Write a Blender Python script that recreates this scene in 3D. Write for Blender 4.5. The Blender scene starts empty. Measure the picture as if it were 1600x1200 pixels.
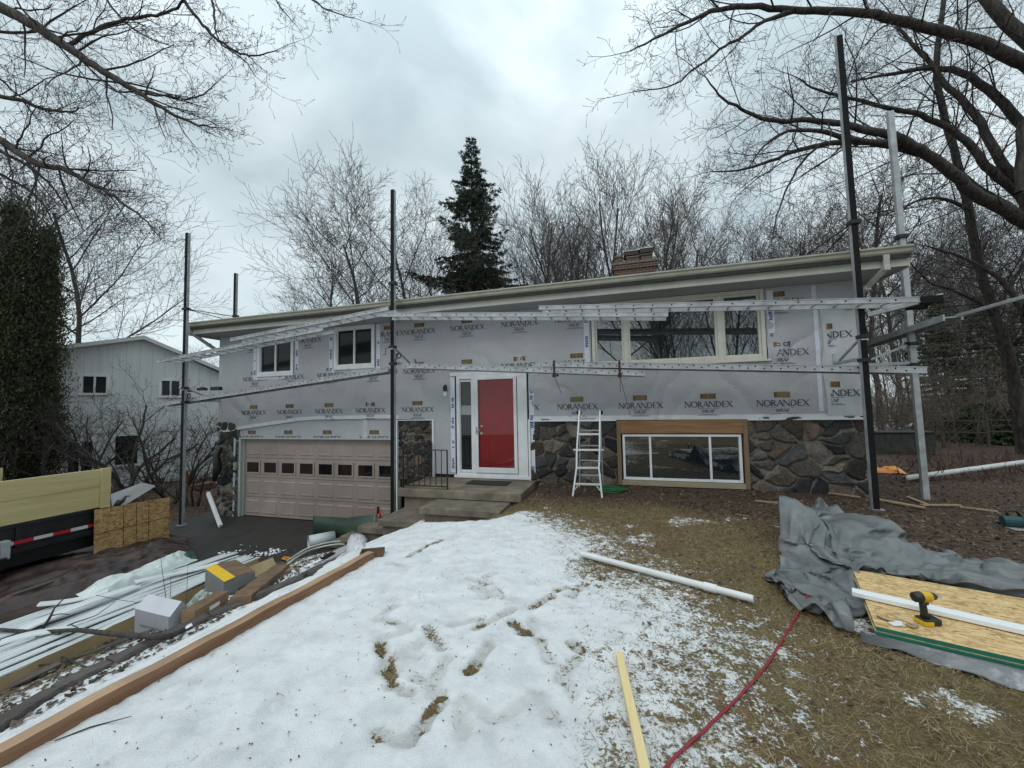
import bpy, math, random
import numpy as np
from mathutils import Vector, Matrix
PI = math.pi
# ------------------------------------------------------------------ camera
scn = bpy.context.scene
F_, YAW, PITCH, ROLL = 608.528, -0.28384, 0.05599, -0.01982
CAM = np.array([10.3286, -8.3368, 2.9049])
_f = np.array([math.sin(YAW)*math.cos(PITCH), math.cos(YAW)*math.cos(PITCH), math.sin(PITCH)])
_r = np.array([math.cos(YAW), -math.sin(YAW), 0.0]); _u = np.cross(_r, _f)
_r, _u = (math.cos(ROLL)*_r + math.sin(ROLL)*_u, -math.sin(ROLL)*_r + math.cos(ROLL)*_u)
cd = bpy.data.cameras.new('camera'); cam = bpy.data.objects.new('camera', cd); scn.collection.objects.link(cam)
cd.sensor_width = 36; cd.lens = 36*F_/1600; cd.clip_end = 2000; cd.clip_start = 0.05
mw = Matrix(((_r[0], _u[0], -_f[0], CAM[0]), (_r[1], _u[1], -_f[1], CAM[1]), (_r[2], _u[2], -_f[2], CAM[2]), (0, 0, 0, 1)))
cam.matrix_world = mw; scn.camera = cam
scn.render.resolution_x = 1024; scn.render.resolution_y = 768
scn.view_settings.view_transform = 'Standard'; scn.view_settings.look = 'None'
scn.view_settings.exposure = 0.24; scn.view_settings.gamma = 1; scn.view_settings.use_curve_mapping = False
# ------------------------------------------------------------------ sky and sun
SUN_EL, SUN_AZ = 48, 200
w = bpy.data.worlds.new('World'); scn.world = w; w.use_nodes = True
nt = w.node_tree; N = nt.nodes; Lk = nt.links; bg = N['Background']
sky = N.new('ShaderNodeTexSky'); sky.sky_type = 'NISHITA'; sky.sun_disc = False
sky.sun_elevation = math.radians(SUN_EL); sky.sun_rotation = math.radians(SUN_AZ)
tc = N.new('ShaderNodeTexCoord'); mp = N.new('ShaderNodeMapping'); mp.inputs['Scale'].default_value = (1, 1, 1.5)
mp.inputs['Rotation'].default_value = (0.3, 0.2, 0.9)
Lk.new(tc.outputs['Generated'], mp.inputs['Vector'])
n1 = N.new('ShaderNodeTexNoise'); n1.inputs['Scale'].default_value = 2.3; n1.inputs['Detail'].default_value = 7; n1.inputs['Roughness'].default_value = .5; n1.inputs['Distortion'].default_value = .35
Lk.new(mp.outputs[0], n1.inputs['Vector'])
cr = N.new('ShaderNodeValToRGB'); cr.color_ramp.elements[0].position = .38; cr.color_ramp.elements[0].color = (.46, .56, .605, 1)
cr.color_ramp.elements[1].position = .60; cr.color_ramp.elements[1].color = (.74, .845, .88, 1)
Lk.new(n1.outputs['Fac'], cr.inputs['Fac'])
sx = N.new('ShaderNodeSeparateXYZ'); Lk.new(tc.outputs['Generated'], sx.inputs[0])
mr = N.new('ShaderNodeMapRange'); mr.inputs[1].default_value = .55; mr.inputs[2].default_value = 1.0; mr.inputs[3].default_value = 9.6; mr.inputs[4].default_value = 19
Lk.new(sx.outputs['Z'], mr.inputs[0])
mul = N.new('ShaderNodeVectorMath'); mul.operation = 'SCALE'; Lk.new(cr.outputs[0], mul.inputs[0]); Lk.new(mr.outputs[0], mul.inputs['Scale'])
mx = N.new('ShaderNodeMixRGB'); mx.inputs['Fac'].default_value = .93; Lk.new(sky.outputs[0], mx.inputs[1]); Lk.new(mul.outputs[0], mx.inputs[2])
Lk.new(mx.outputs[0], bg.inputs['Color']); bg.inputs['Strength'].default_value = .1
sl = bpy.data.lights.new('sun', 'SUN'); so = bpy.data.objects.new('sun', sl); scn.collection.objects.link(so)
sl.energy = .6; sl.angle = math.radians(25); sl.color = (1, .97, .93)
_a = math.radians(SUN_AZ); _e = math.radians(SUN_EL)
sd = Vector((math.sin(_a)*math.cos(_e), math.cos(_a)*math.cos(_e), math.sin(_e)))
so.rotation_euler = sd.to_track_quat('Z', 'Y').to_euler()
# ------------------------------------------------------------------ projection helpers (photo pixels 1600x1200)
def ray(x, y): return (x-800)/F_*_r - (y-600)/F_*_u + _f
def Zp(x, y, z): d = ray(x, y); return CAM + d*(z-CAM[2])/d[2]
def Yp(x, y, v): d = ray(x, y); return CAM + d*(v-CAM[1])/d[1]
def Xp(x, y, v): d = ray(x, y); return CAM + d*(v-CAM[0])/d[0]
def Dp(x, y, depth): return CAM + ray(x, y)*depth
def sstep(a, b, t): t = np.clip((t-a)/(b-a), 0, 1); return t*t*(3-2*t)
def vnoise(x, y, seed=0):
    xi = np.floor(x).astype(np.int64); yi = np.floor(y).astype(np.int64); fx = x-xi; fy = y-yi
    fx = fx*fx*(3-2*fx); fy = fy*fy*(3-2*fy)
    def h(a, b):
        n = (a*374761393 + b*668265263 + seed*1442695041) & 0xffffffff
        n = ((n ^ (n >> 13))*1274126177) & 0xffffffff
        return ((n ^ (n >> 16)) & 0xffff)/65535.0
    return (h(xi, yi)*(1-fx)+h(xi+1, yi)*fx)*(1-fy) + (h(xi, yi+1)*(1-fx)+h(xi+1, yi+1)*fx)*fy
def fbm(x, y, sc, oct=4, seed=0, g=.5):
    s = 0; a = 1; t = 0
    for i in range(oct): s = s + a*vnoise(x*sc, y*sc, seed+i*17); t += a; a *= g; sc *= 2.03
    return s/t
def hbase(x, y):
    x = np.asarray(x, float); y = np.asarray(y, float)
    lawn = 1.24 + .055*np.clip((-y-1)/6, 0, 1.3) - .035*np.clip(x-13, 0, 8) + .03*(fbm(x, y, .6, 3, 5)-.5)
    far_ = np.interp(x, [2.7, 3.3, 4.6, 6.28, 6.5, 7.3, 8.6], [0, .05, .33, .72, .84, 1.12, 1.24])/1.24
    near = np.interp(x, [4.2, 5.1, 5.9, 6.5, 6.72, 7.9, 8.7], [0, .03, .2, .45, .86, .95, 1.24])/1.24
    k = sstep(-3.0, -2.3, y); s = far_*(1-k)+near*k
    left = -.02*np.clip(-1.5-x, 0, 15)
    return s*lawn + (1-s)*left
def on(px, py, dz=0.0):
    """point of the ground seen at a photo pixel"""
    d = ray(px, py); t = .5; prev = t
    while t < 80:
        p = CAM + d*t
        if p[2] < hbase(p[0], p[1]) + dz: break
        prev = t; t += .05
    lo, hi = prev, t
    for _ in range(20):
        m = (lo+hi)/2; p = CAM + d*m
        if p[2] < hbase(p[0], p[1]) + dz: hi = m
        else: lo = m
    return CAM + d*hi
# ------------------------------------------------------------------ materials
MATS = {}
def mat(name, col, rough=.7, metal=0, var=.18, scale=6, col2=None, bump=0, bscale=30, stretch=(1, 1, 1), detail=5, spec=.5, ramp=(.35, .65), dist=0, grime=0, clear=0, trans=0):
    m = bpy.data.materials.new(name); m.use_nodes = True; nt = m.node_tree; N = nt.nodes; L = nt.links
    b = N['Principled BSDF']; b.inputs['Roughness'].default_value = rough; b.inputs['Metallic'].default_value = metal
    b.inputs['Specular IOR Level'].default_value = spec
    if clear: b.inputs['Coat Weight'].default_value = clear
    tc = N.new('ShaderNodeTexCoord'); mp = N.new('ShaderNodeMapping'); mp.inputs['Scale'].default_value = stretch
    L.new(tc.outputs['Object'], mp.inputs['Vector'])
    n = N.new('ShaderNodeTexNoise'); n.inputs['Scale'].default_value = scale; n.inputs['Detail'].default_value = detail
    n.inputs['Roughness'].default_value = .6; n.inputs['Distortion'].default_value = dist; L.new(mp.outputs[0], n.inputs['Vector'])
    r = N.new('ShaderNodeValToRGB'); L.new(n.outputs['Fac'], r.inputs['Fac'])
    c2 = col2 or tuple(min(1, c*(1+var)) for c in col); c1 = col if col2 else tuple(c*(1-var) for c in col)
    r.color_ramp.elements[0].position = ramp[0]; r.color_ramp.elements[1].position = ramp[1]
    r.color_ramp.elements[0].color = (*c1, 1); r.color_ramp.elements[1].color = (*c2, 1)
    out = r.outputs[0]
    if grime:
        g = N.new('ShaderNodeTexNoise'); g.inputs['Scale'].default_value = scale*.35; g.inputs['Detail'].default_value = 8; L.new(tc.outputs['Object'], g.inputs['Vector'])
        gr = N.new('ShaderNodeValToRGB'); gr.color_ramp.elements[0].position = .42; gr.color_ramp.elements[1].position = .7
        gr.color_ramp.elements[0].color = (0, 0, 0, 1); gr.color_ramp.elements[1].color = (grime, grime, grime, 1)
        L.new(g.outputs['Fac'], gr.inputs['Fac'])
        mxx = N.new('ShaderNodeMixRGB'); L.new(gr.outputs[0], mxx.inputs['Fac']); L.new(out, mxx.inputs[1]); mxx.inputs[2].default_value = (.09, .075, .055, 1); out = mxx.outputs[0]
    L.new(out, b.inputs['Base Color'])
    if bump:
        n2 = N.new('ShaderNodeTexNoise'); n2.inputs['Scale'].default_value = bscale; n2.inputs['Detail'].default_value = 6; L.new(mp.outputs[0], n2.inputs['Vector'])
        bp = N.new('ShaderNodeBump'); bp.inputs['Strength'].default_value = bump; bp.inputs['Distance'].default_value = .02
        L.new(n2.outputs['Fac'], bp.inputs['Height']); L.new(bp.outputs[0], b.inputs['Normal'])
    MATS[name] = m; return m
def flat(name, col, rough=.6, metal=0): return mat(name, col, rough, metal, var=.06, scale=20)
def wood(name, c1, c2, ax='y', sc=6, rough=.75):
    st = {'x': (.08, 1, 1), 'y': (1, .08, 1), 'z': (1, 1, .08)}[ax]
    return mat(name, c1, rough, col2=c2, scale=sc*4, stretch=st, bump=.25, bscale=60, detail=6, ramp=(.3, .7), dist=.6)
def glass(name, tint=(.012, .015, .017), rough=.015, refl=.5):
    m = mat(name, tint, rough, var=.2, scale=1.5, spec=refl); b = m.node_tree.nodes['Principled BSDF']
    b.inputs['IOR'].default_value = 1.52; b.inputs['Coat Weight'].default_value = .6; b.inputs['Coat Roughness'].default_value = .01
    return m
def osbmat(name):
    m = bpy.data.materials.new(name); m.use_nodes = True; nt = m.node_tree; N = nt.nodes; L = nt.links; b = N['Principled BSDF']; b.inputs['Roughness'].default_value = .7
    tc = N.new('ShaderNodeTexCoord'); mp = N.new('ShaderNodeMapping'); mp.inputs['Scale'].default_value = (16, 70, 70); L.new(tc.outputs['Object'], mp.inputs['Vector'])
    dn = N.new('ShaderNodeTexNoise'); dn.inputs['Scale'].default_value = 5; dn.inputs['Detail'].default_value = 3; L.new(tc.outputs['Object'], dn.inputs['Vector'])
    ad = N.new('ShaderNodeVectorMath'); ad.operation = 'MULTIPLY_ADD'; L.new(dn.outputs['Color'], ad.inputs[0]); ad.inputs[1].default_value = (1.5, 5, 5); L.new(mp.outputs[0], ad.inputs[2])
    v = N.new('ShaderNodeTexVoronoi'); v.inputs['Scale'].default_value = 1.0; L.new(ad.outputs[0], v.inputs['Vector'])
    mp2 = N.new('ShaderNodeMapping'); mp2.inputs['Scale'].default_value = (14, 44, 40); mp2.inputs['Rotation'].default_value = (0, 0, .75); L.new(tc.outputs['Object'], mp2.inputs['Vector'])
    v2 = N.new('ShaderNodeTexVoronoi'); v2.inputs['Scale'].default_value = 1.3; L.new(mp2.outputs[0], v2.inputs['Vector']); nm = N.new('ShaderNodeTexNoise'); nm.inputs['Scale'].default_value = 22; L.new(tc.outputs['Object'], nm.inputs['Vector'])
    gt = N.new('ShaderNodeMath'); gt.operation = 'GREATER_THAN'; L.new(nm.outputs['Fac'], gt.inputs[0]); gt.inputs[1].default_value = .5
    mv = N.new('ShaderNodeMixRGB'); L.new(gt.outputs[0], mv.inputs[0]); L.new(v.outputs['Color'], mv.inputs[1]); L.new(v2.outputs['Color'], mv.inputs[2])
    s = N.new('ShaderNodeSeparateColor'); L.new(mv.outputs[0], s.inputs[0])
    r = N.new('ShaderNodeValToRGB'); L.new(s.outputs[0], r.inputs['Fac'])
    e = r.color_ramp.elements; e[0].position = 0; e[0].color = (.30, .17, .065, 1); e[1].position = 1; e[1].color = (.72, .53, .27, 1)
    x = e.new(.35); x.color = (.52, .34, .15, 1); x = e.new(.7); x.color = (.62, .43, .2, 1)
    L.new(r.outputs[0], b.inputs['Base Color'])
    bp = N.new('ShaderNodeBump'); bp.inputs['Strength'].default_value = .3; bp.inputs['Distance'].default_value = .003; L.new(s.outputs[1], bp.inputs['Height']); L.new(bp.outputs[0], b.inputs['Normal'])
    return m
M_alu = mat('aluminium', (.40, .41, .42), .5, .2, scale=9, var=.15, grime=.35)
M_aluw = mat('worn_aluminium', (.43, .44, .45), .5, .25, scale=9, var=.12, grime=.3)
M_rubber = mat('black_rubber', (.009, .009, .01), .75, scale=12, spec=.2)
M_black = mat('black_metal', (.01, .01, .011), .45, scale=12)
M_white = mat('white_vinyl', (.74, .75, .76), .45, scale=5, var=.05, grime=.12)
M_cream = mat('cream_aluminium', (.43, .42, .37), .5, scale=5, var=.06, grime=.12)
M_creamlt = mat('cream_frame', (.62, .6, .53), .45, scale=5, var=.05, grime=.1)
M_soffit = mat('soffit_grey', (.36, .37, .37), .6, scale=3, var=.04)
M_glass = glass('window_glass', (.014, .019, .021), refl=1.0); M_glass.node_tree.nodes['Principled BSDF'].inputs['IOR'].default_value = 1.85; M_glass.node_tree.nodes['Principled BSDF'].inputs['Coat Weight'].default_value = 1.0; M_glassb = glass('door_glass', (.01, .012, .014), .02, .4)
M_blue = flat('blue_print', (.045, .05, .26)); M_tape = flat('flashing_tape', (.62, .66, .72), .35)
M_ink = flat('grey_ink', (.055, .055, .08), .6); M_ochre = flat('ochre_ink', (.21, .14, .065), .6); M_brownink = flat('brown_ink', (.07, .035, .018), .6)
M_con = mat('concrete', (.17, .145, .11), .85, scale=5, var=.3, bump=.35, bscale=60, grime=.5)
M_snow = mat('snow_surface', (.80, .82, .83), .6, scale=3, var=.03, bump=.5, bscale=28)
# ------------------------------------------------------------------ mesh builders
COL = scn.collection
class MB:
    def __init__(s): s.v = []; s.f = []; s.m = []; s.mi = 0
    def add(s, verts, faces, mi=None):
        o = len(s.v); s.v.extend([tuple(map(float, p)) for p in verts]); s.f.extend([tuple(o+i for i in f) for f in faces]); s.m.extend([s.mi if mi is None else mi]*len(faces)); return s
    def box(s, x0, x1, y0, y1, z0, z1, mi=None):
        v = [(x, y, z) for z in (z0, z1) for y in (y0, y1) for x in (x0, x1)]
        return s.add(v, [(0, 2, 3, 1), (4, 5, 7, 6), (0, 1, 5, 4), (2, 6, 7, 3), (0, 4, 6, 2), (1, 3, 7, 5)], mi)
    def obox(s, c, ax, ay, az, mi=None):
        c, ax, ay, az = map(np.asarray, (c, ax, ay, az))
        v = [c+i*ax+j*ay+k*az for k in (-1, 1) for j in (-1, 1) for i in (-1, 1)]
        return s.add(v, [(0, 2, 3, 1), (4, 5, 7, 6), (0, 1, 5, 4), (2, 6, 7, 3), (0, 4, 6, 2), (1, 3, 7, 5)], mi)
    def bar(s, a, b, w, h, up=(0, 0, 1), mi=None):
        a = np.asarray(a, float); b = np.asarray(b, float); d = b-a; L = np.linalg.norm(d); t = d/L
        sd = np.cross(t, up); sd = sd/np.linalg.norm(sd); uu = np.cross(sd, t)
        return s.obox((a+b)/2, t*L/2, sd*w/2, uu*h/2, mi)
    def tube(s, pts, r, k=8, mi=None, cap=True):
        pts = np.asarray(pts, float); n = len(pts); r = np.full(n, r) if np.isscalar(r) else np.asarray(r, float)
        V, Fq = tube_arrays(pts, r, k); o = len(s.v); s.add(V, [tuple(q) for q in Fq], mi)
        if cap: s.f.append(tuple(o+i for i in range(k))[::-1]); s.f.append(tuple(o+(n-1)*k+i for i in range(k))); s.m.extend([s.mi if mi is None else mi]*2)
        return s
    def poly(s, pts, mi=None): return s.add(pts, [tuple(range(len(pts)))], mi)
    def prism(s, pts2, plane, a, b, mi=None):
        """polygon extruded; plane 'xz': pts (x,z) y from a to b; 'xy': z from a to b; 'yz': x from a to b"""
        n = len(pts2)
        f = {'xz': lambda p, t: (p[0], t, p[1]), 'xy': lambda p, t: (p[0], p[1], t), 'yz': lambda p, t: (t, p[0], p[1])}[plane]
        v = [f(p, a) for p in pts2]+[f(p, b) for p in pts2]
        return s.add(v, [tuple(range(n)), tuple(range(n, 2*n))[::-1]]+[(i, i+n, (i+1) % n+n, (i+1) % n) for i in range(n)], mi)
    def grid(s, P, mi=None):
        P = np.asarray(P, float); a, b = P.shape[:2]; o = len(s.v)
        s.v.extend(map(tuple, P.reshape(-1, 3)))
        for i in range(a-1):
            for j in range(b-1): s.f.append((o+i*b+j, o+i*b+j+1, o+(i+1)*b+j+1, o+(i+1)*b+j)); s.m.append(s.mi if mi is None else mi)
        return s
    def build(s, name, mats, parent=None, smooth=False, bevel=0, solid=0, loc=None, fix=True):
        v = np.array(s.v); loc = np.zeros(3) if loc is None else np.array(loc)
        me = bpy.data.meshes.new(name); me.from_pydata([tuple(p) for p in (v-loc)], [], s.f)
        if not isinstance(mats, (list, tuple)): mats = [mats]
        for m in mats: me.materials.append(m)
        me.polygons.foreach_set('material_index', s.m)
        if smooth: me.polygons.foreach_set('use_smooth', [True]*len(s.f))
        me.update(); o = bpy.data.objects.new(name, me); COL.objects.link(o); o.location = loc
        if fix:
            import bmesh; bm = bmesh.new(); bm.from_mesh(me); bmesh.ops.recalc_face_normals(bm, faces=bm.faces); bm.to_mesh(me); bm.free()
        if parent is not None: o.parent = parent; o.matrix_parent_inverse = Matrix.Translation(-Vector(parent.location)) if tuple(parent.rotation_euler) == (0, 0, 0) else parent.matrix_basis.inverted()
        if solid: md = o.modifiers.new('solid', 'SOLIDIFY'); md.thickness = solid; md.offset = 0
        if bevel: md = o.modifiers.new('bevel', 'BEVEL'); md.width = bevel; md.segments = 2; md.limit_method = 'ANGLE'
        return o
def tube_arrays(pts, r, k):
    n = len(pts); t = np.gradient(pts, axis=0); t /= np.linalg.norm(t, axis=1)[:, None]+1e-12
    m = np.abs(t).mean(0); ref = np.eye(3)[np.argmin(m)]
    a = np.cross(t, ref); a /= np.linalg.norm(a, axis=1)[:, None]+1e-12; b = np.cross(t, a)
    th = np.arange(k)*2*PI/k
    V = pts[:, None, :] + r[:, None, None]*(np.cos(th)[None, :, None]*a[:, None, :] + np.sin(th)[None, :, None]*b[:, None, :])
    i = np.arange(n-1)[:, None]*k; j = np.arange(k)[None, :]; j2 = (j+1) % k
    Q = np.stack([i+j, i+j2, i+k+j2, i+k+j], -1).reshape(-1, 4)
    return V.reshape(-1, 3), Q
def fastmesh(name, V, Fc, m, parent=None, smooth=True, loc=None, attr=None):
    V = np.asarray(V, np.float32); Fc = np.asarray(Fc, np.int32); loc = np.zeros(3, np.float32) if loc is None else np.asarray(loc, np.float32)
    V = V-loc; k = Fc.shape[1]
    me = bpy.data.meshes.new(name); me.vertices.add(len(V)); me.vertices.foreach_set('co', V.ravel())
    me.loops.add(Fc.size); me.loops.foreach_set('vertex_index', Fc.ravel()); me.polygons.add(len(Fc))
    me.polygons.foreach_set('loop_start', np.arange(len(Fc), dtype=np.int32)*k)
    try: me.polygons.foreach_set('loop_total', np.full(len(Fc), k, np.int32))
    except Exception: pass
    me.polygons.foreach_set('use_smooth', np.full(len(Fc), smooth)); me.materials.append(m)
    if attr:
        for an, arr in attr.items():
            ca = me.color_attributes.new(an, 'FLOAT_COLOR', 'POINT'); arr4 = np.ones((len(V), 4), np.float32); arr4[:, :arr.shape[1]] = arr; ca.data.foreach_set('color', arr4.ravel())
    me.update(calc_edges=True); me.validate()
    o = bpy.data.objects.new(name, me); COL.objects.link(o); o.location = Vector([float(c) for c in loc])
    if parent is not None: o.parent = parent; o.matrix_parent_inverse = Matrix.Translation(-Vector(parent.location))
    return o
def empty(name, loc=(0, 0, 0)):
    o = bpy.data.objects.new(name, None); COL.objects.link(o); o.location = Vector([float(c) for c in loc]); o.empty_display_size = .2; return o
def tag(o, label=None, cat=None, group=None, kind=None):
    if label: o['label'] = label
    if cat: o['category'] = cat
    if group: o['group'] = group
    if kind: o['kind'] = kind
    return o
def thing(name, label, cat, loc=(0, 0, 0), group=None): return tag(empty(name, loc), label, cat, group)
def copy_tree(o, parent=None):
    c = o.copy(); COL.objects.link(c)
    if parent is not None:
        inv = o.matrix_parent_inverse.copy(); c.parent = parent; c.matrix_parent_inverse = inv
    for ch in list(o.children): copy_tree(ch, c)
    return c
#SECTIONS
# ================================================================== GROUND
def poly_dist(px, py, line):
    """signed distance to a polyline, positive on the right of its direction"""
    best = np.full(px.shape, 1e9); sg = np.zeros(px.shape)
    for (x0, y0), (x1, y1) in zip(line[:-1], line[1:]):
        dx, dy = x1-x0, y1-y0; L2 = dx*dx+dy*dy
        t = np.clip(((px-x0)*dx+(py-y0)*dy)/L2, 0, 1); qx = px-(x0+t*dx); qy = py-(y0+t*dy); d = np.hypot(qx, qy)
        s = np.sign(dx*(py-y0)-dy*(px-x0)); k = d < best; best = np.where(k, d, best); sg = np.where(k, s, sg)
    return best*sg
snow_edge = [on(*p)[:2] for p in [(600, 838), (690, 812), (780, 806), (850, 818), (885, 850), (905, 885), (960, 930), (985, 980), (1010, 1060), (985, 1130), (960, 1199)]]
snow_edge = [tuple(p) for p in snow_edge]; snow_edge.append((snow_edge[-1][0]-.1, snow_edge[-1][1]-1.6))
FEET = [((595, 1010), (612, 1060), .9), ((668, 985), (690, 1015), .5), ((617, 950), (590, 970), .5), ((640, 985), (600, 970), .45), ((765, 1012), (735, 1050), 1.0), ((745, 985), (800, 955), .9), ((800, 975), (822, 992), .8),
        ((832, 952), (862, 935), .6), ((690, 1100), (655, 1145), 1.5), ((615, 1075), (640, 1085), 1.0), ((700, 1030), (680, 1060), .4), ((760, 905), (785, 935), .35), ((640, 870), (690, 845), 1.0), ((870, 925), (890, 920), .8), ((590, 1150), (640, 1165), .5), ((895, 1008), (905, 1018), .9)]
feet = [(on(*a)[:2], on(*b)[:2], s) for a, b, s in FEET]
_rf = random.Random(6)
for _i in range(22):
    _x, _y = _rf.uniform(585, 920), _rf.uniform(870, 1160); _an = _rf.choice([.9, -.5, 1.3, -1.0])+_rf.uniform(-.3, .3); _c = on(_x, _y)[:2]; _v = np.array([math.cos(_an), math.sin(_an)])*.11
    feet.append((_c-_v, _c+_v, _rf.uniform(.12, .35)))
def ground_fields(x, y):
    """snow cover (0..1.2, thresholded in the shader), pressed footprints, noises"""
    d = poly_dist(x, y, snow_edge)                       # positive = away from the deep snow
    big = fbm(x, y, 1.4, 4, 3); mid = fbm(x, y, 6, 4, 9); fine = fbm(x, y, 22, 3, 21)
    cov = 1.0 - .64*sstep(-.75, .65, d+(big-.5)*1.1) - .34*sstep(.5, 1.7, d+(big-.5)*.9)
    cov = cov - sstep(-2.5, -1.7, y)*.8*sstep(6.6, 6.9, x)
    patch = (.26+.22*sstep(.60, .72, fbm(x, y, 2.1, 3, 44)))*sstep(.56, .62, fbm(x, y, 2.1, 3, 44))*(1-sstep(12.8, 14, x))*sstep(-1.5, -2.4, y)
    cov = np.maximum(cov, patch); cov = np.maximum(cov, (.05+.16*fbm(x, y, 3.1, 3, 60))*(1-sstep(12, 13.5, x))*sstep(-2.2, -3.0, y))
    bank = sstep(6.55, 6.4, x); cov = cov - bank*(.26+.35*sstep(-3.2, -2.6, y)); cov = np.where(x < 6.7, np.minimum(cov, .95), cov)
    cov = cov - sstep(5.6, 4.6, x)*.5
    fary = sstep(11, 17, y)*sstep(.36, .5, fbm(x, y, .16, 3, 77))*1.0*(x > 10)
    leftfar = sstep(-9, -13, x)*sstep(.45, .6, fbm(x, y, .25, 3, 78))*.6
    cov = np.where((x < 3) | (y > .3) | (x > 16), 0, cov); cov = np.maximum(cov, np.maximum(fary, leftfar))
    press = np.zeros_like(x)
    for a, b, s in feet:
        dx, dy = b-a; L = math.hypot(dx, dy)+1e-6; t = ((x-a[0])*dx+(y-a[1])*dy)/L**2; tc_ = np.clip(t, 0, 1)
        wd = .050-.010*np.exp(-((t-.45)/.16)**2)
        dd = np.hypot(x-a[0]-tc_*dx, y-a[1]-tc_*dy)+.012*(fine-.5)
        f = 1-sstep(wd-.018, wd+.008, dd)
        cov = cov-f*np.clip(s*.60, 0, .95)*(.35+1.1*sstep(.36, .60, fbm(x, y, 9, 2, 91+int(s*10))))*(cov > .3)
        press = np.maximum(press, f*(.009+.012*min(1, s))) - .004*np.exp(-((dd-wd-.03)/.02)**2)
    cov = np.clip(cov, 0, 1.1)
    return cov, press, mid, fine, big
def axis(lo, hi, fine_lo, fine_hi, st):
    a = list(np.arange(fine_lo, fine_hi, st)); s = st; v = fine_hi
    while v < hi: a.append(v); s *= 1.13; v += s
    a.append(hi); s = st; v = fine_lo; b = []
    while v > lo: v -= s; s *= 1.13; b.append(max(v, lo))
    return np.array(b[::-1]+a)
gx = axis(-160, 160, 4.7, 12.6, .021); gy = axis(-30, 220, -7.7, -1.9, .021)
GX, GY = np.meshgrid(gx, gy, indexing='ij')
sm, press, mid_, fine_, big_ = ground_fields(GX, GY)
GZ = hbase(GX, GY)
nearw = ((GX > 4.6) & (GX < 17) & (GY < 2)).astype(float)
sg_ = sstep(.15, .75, sm - .5*(mid_-.5))
GZ = GZ + sg_*(.020+.018*(fine_-.5)+.016*(mid_-.5))*nearw - press*np.clip(sm+.4, 0, 1)*(sm > .2) + (1-sg_)*.030*(fine_-.5)*nearw + .02*(mid_-.5)*nearw
flatd = ((GX < 5.2) & (GX > -1.6)) | ((GY > -.3) & (GX < 14.4) & (GX > -1.2))
GZ = np.where(flatd, hbase(GX, GY), GZ)
# mulch and leaf litter zones: right yard, the bed along the wall, left yard
mul = np.clip(sstep(11.2, 13.5, GX + 1.1*(GY+3.2)*.5 + (big_-.5)) + sstep(-2.2, -1.2, GY+.5*(big_-.5)) + sstep(-1, -2, GX), 0, 1)
nx_, ny_ = GX.shape
ii = np.arange(nx_-1)[:, None]*ny_ + np.arange(ny_-1)[None, :]
Q = np.stack([ii, ii+ny_, ii+ny_+1, ii+1], -1).reshape(-1, 4)
mg = bpy.data.materials.new('lawn_and_snow'); mg.use_nodes = True; nt = mg.node_tree; N = nt.nodes; L = nt.links; b = N['Principled BSDF']
b.inputs['Roughness'].default_value = .85; b.inputs['Specular IOR Level'].default_value = .25
tc = N.new('ShaderNodeTexCoord'); at_ = N.new('ShaderNodeAttribute'); at_.attribute_name = 'zones'
sp = N.new('ShaderNodeSeparateColor'); L.new(at_.outputs['Color'], sp.inputs[0])
def noise(sc, det=6, ro=.6, vec=None, dist=0):
    n = N.new('ShaderNodeTexNoise'); n.inputs['Scale'].default_value = sc; n.inputs['Detail'].default_value = det; n.inputs['Roughness'].default_value = ro; n.inputs['Distortion'].default_value = dist
    L.new(vec or tc.outputs['Object'], n.inputs['Vector']); return n.outputs['Fac']
def mth(op, a, c):
    m_ = N.new('ShaderNodeMath'); m_.operation = op
    for i, v in enumerate((a, c)):
        if isinstance(v, (int, float)): m_.inputs[i].default_value = v
        else: L.new(v, m_.inputs[i])
    return m_.outputs[0]
def ramp(fac, stops):
    r = N.new('ShaderNodeValToRGB'); e = r.color_ramp.elements
    while len(e) < len(stops): e.new(.5)
    for i, (p, c) in enumerate(stops): e[i].position = p; e[i].color = (*c, 1)
    L.new(fac, r.inputs['Fac']); return r.outputs[0]
def mixc(f, a, c, mode='MIX'):
    m = N.new('ShaderNodeMixRGB'); m.blend_type = mode
    for i, v in ((0, f), (1, a), (2, c)):
        if isinstance(v, (int, float)): m.inputs[i].default_value = v
        elif isinstance(v, tuple): m.inputs[i].default_value = (*v, 1)
        else: L.new(v, m.inputs[i])
    return m.outputs[0]
g1 = ramp(noise(11, 9, .78), [(.36, (.075, .052, .028)), (.5, (.165, .118, .060)), (.62, (.32, .24, .125))])
g2 = ramp(noise(1.6, 5), [(.40, (.20, .125, .065)), (.60, (.215, .185, .075))])
grass = mixc(.5, g1, g2); grass = mixc(ramp(noise(95, 4), [(.35, (.25, .25, .25)), (.65, (1, 1, 1))]), mixc(1.0, grass, (.42, .4, .38), 'MULTIPLY'), grass)
u1 = ramp(noise(9, 9, .75), [(.3, (.03, .021, .015)), (.5, (.085, .058, .040)), (.7, (.18, .13, .09))])
u2 = ramp(noise(2.2, 5), [(.4, (.11, .072, .05)), (.7, (.13, .07, .055))]); mulc = mixc(.35, u1, u2)
mulc = mixc(ramp(noise(60, 3), [(.40, (.3, .3, .3)), (.62, (1, 1, 1))]), mixc(1.0, mulc, (.4, .38, .36), 'MULTIPLY'), mulc)
gm = mixc(sp.outputs[1], grass, mulc)
snowc = ramp(noise(5, 8, .6), [(.3, (.66, .675, .685)), (.5, (.80, .81, .82)), (.65, (.86, .87, .87))])
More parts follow.
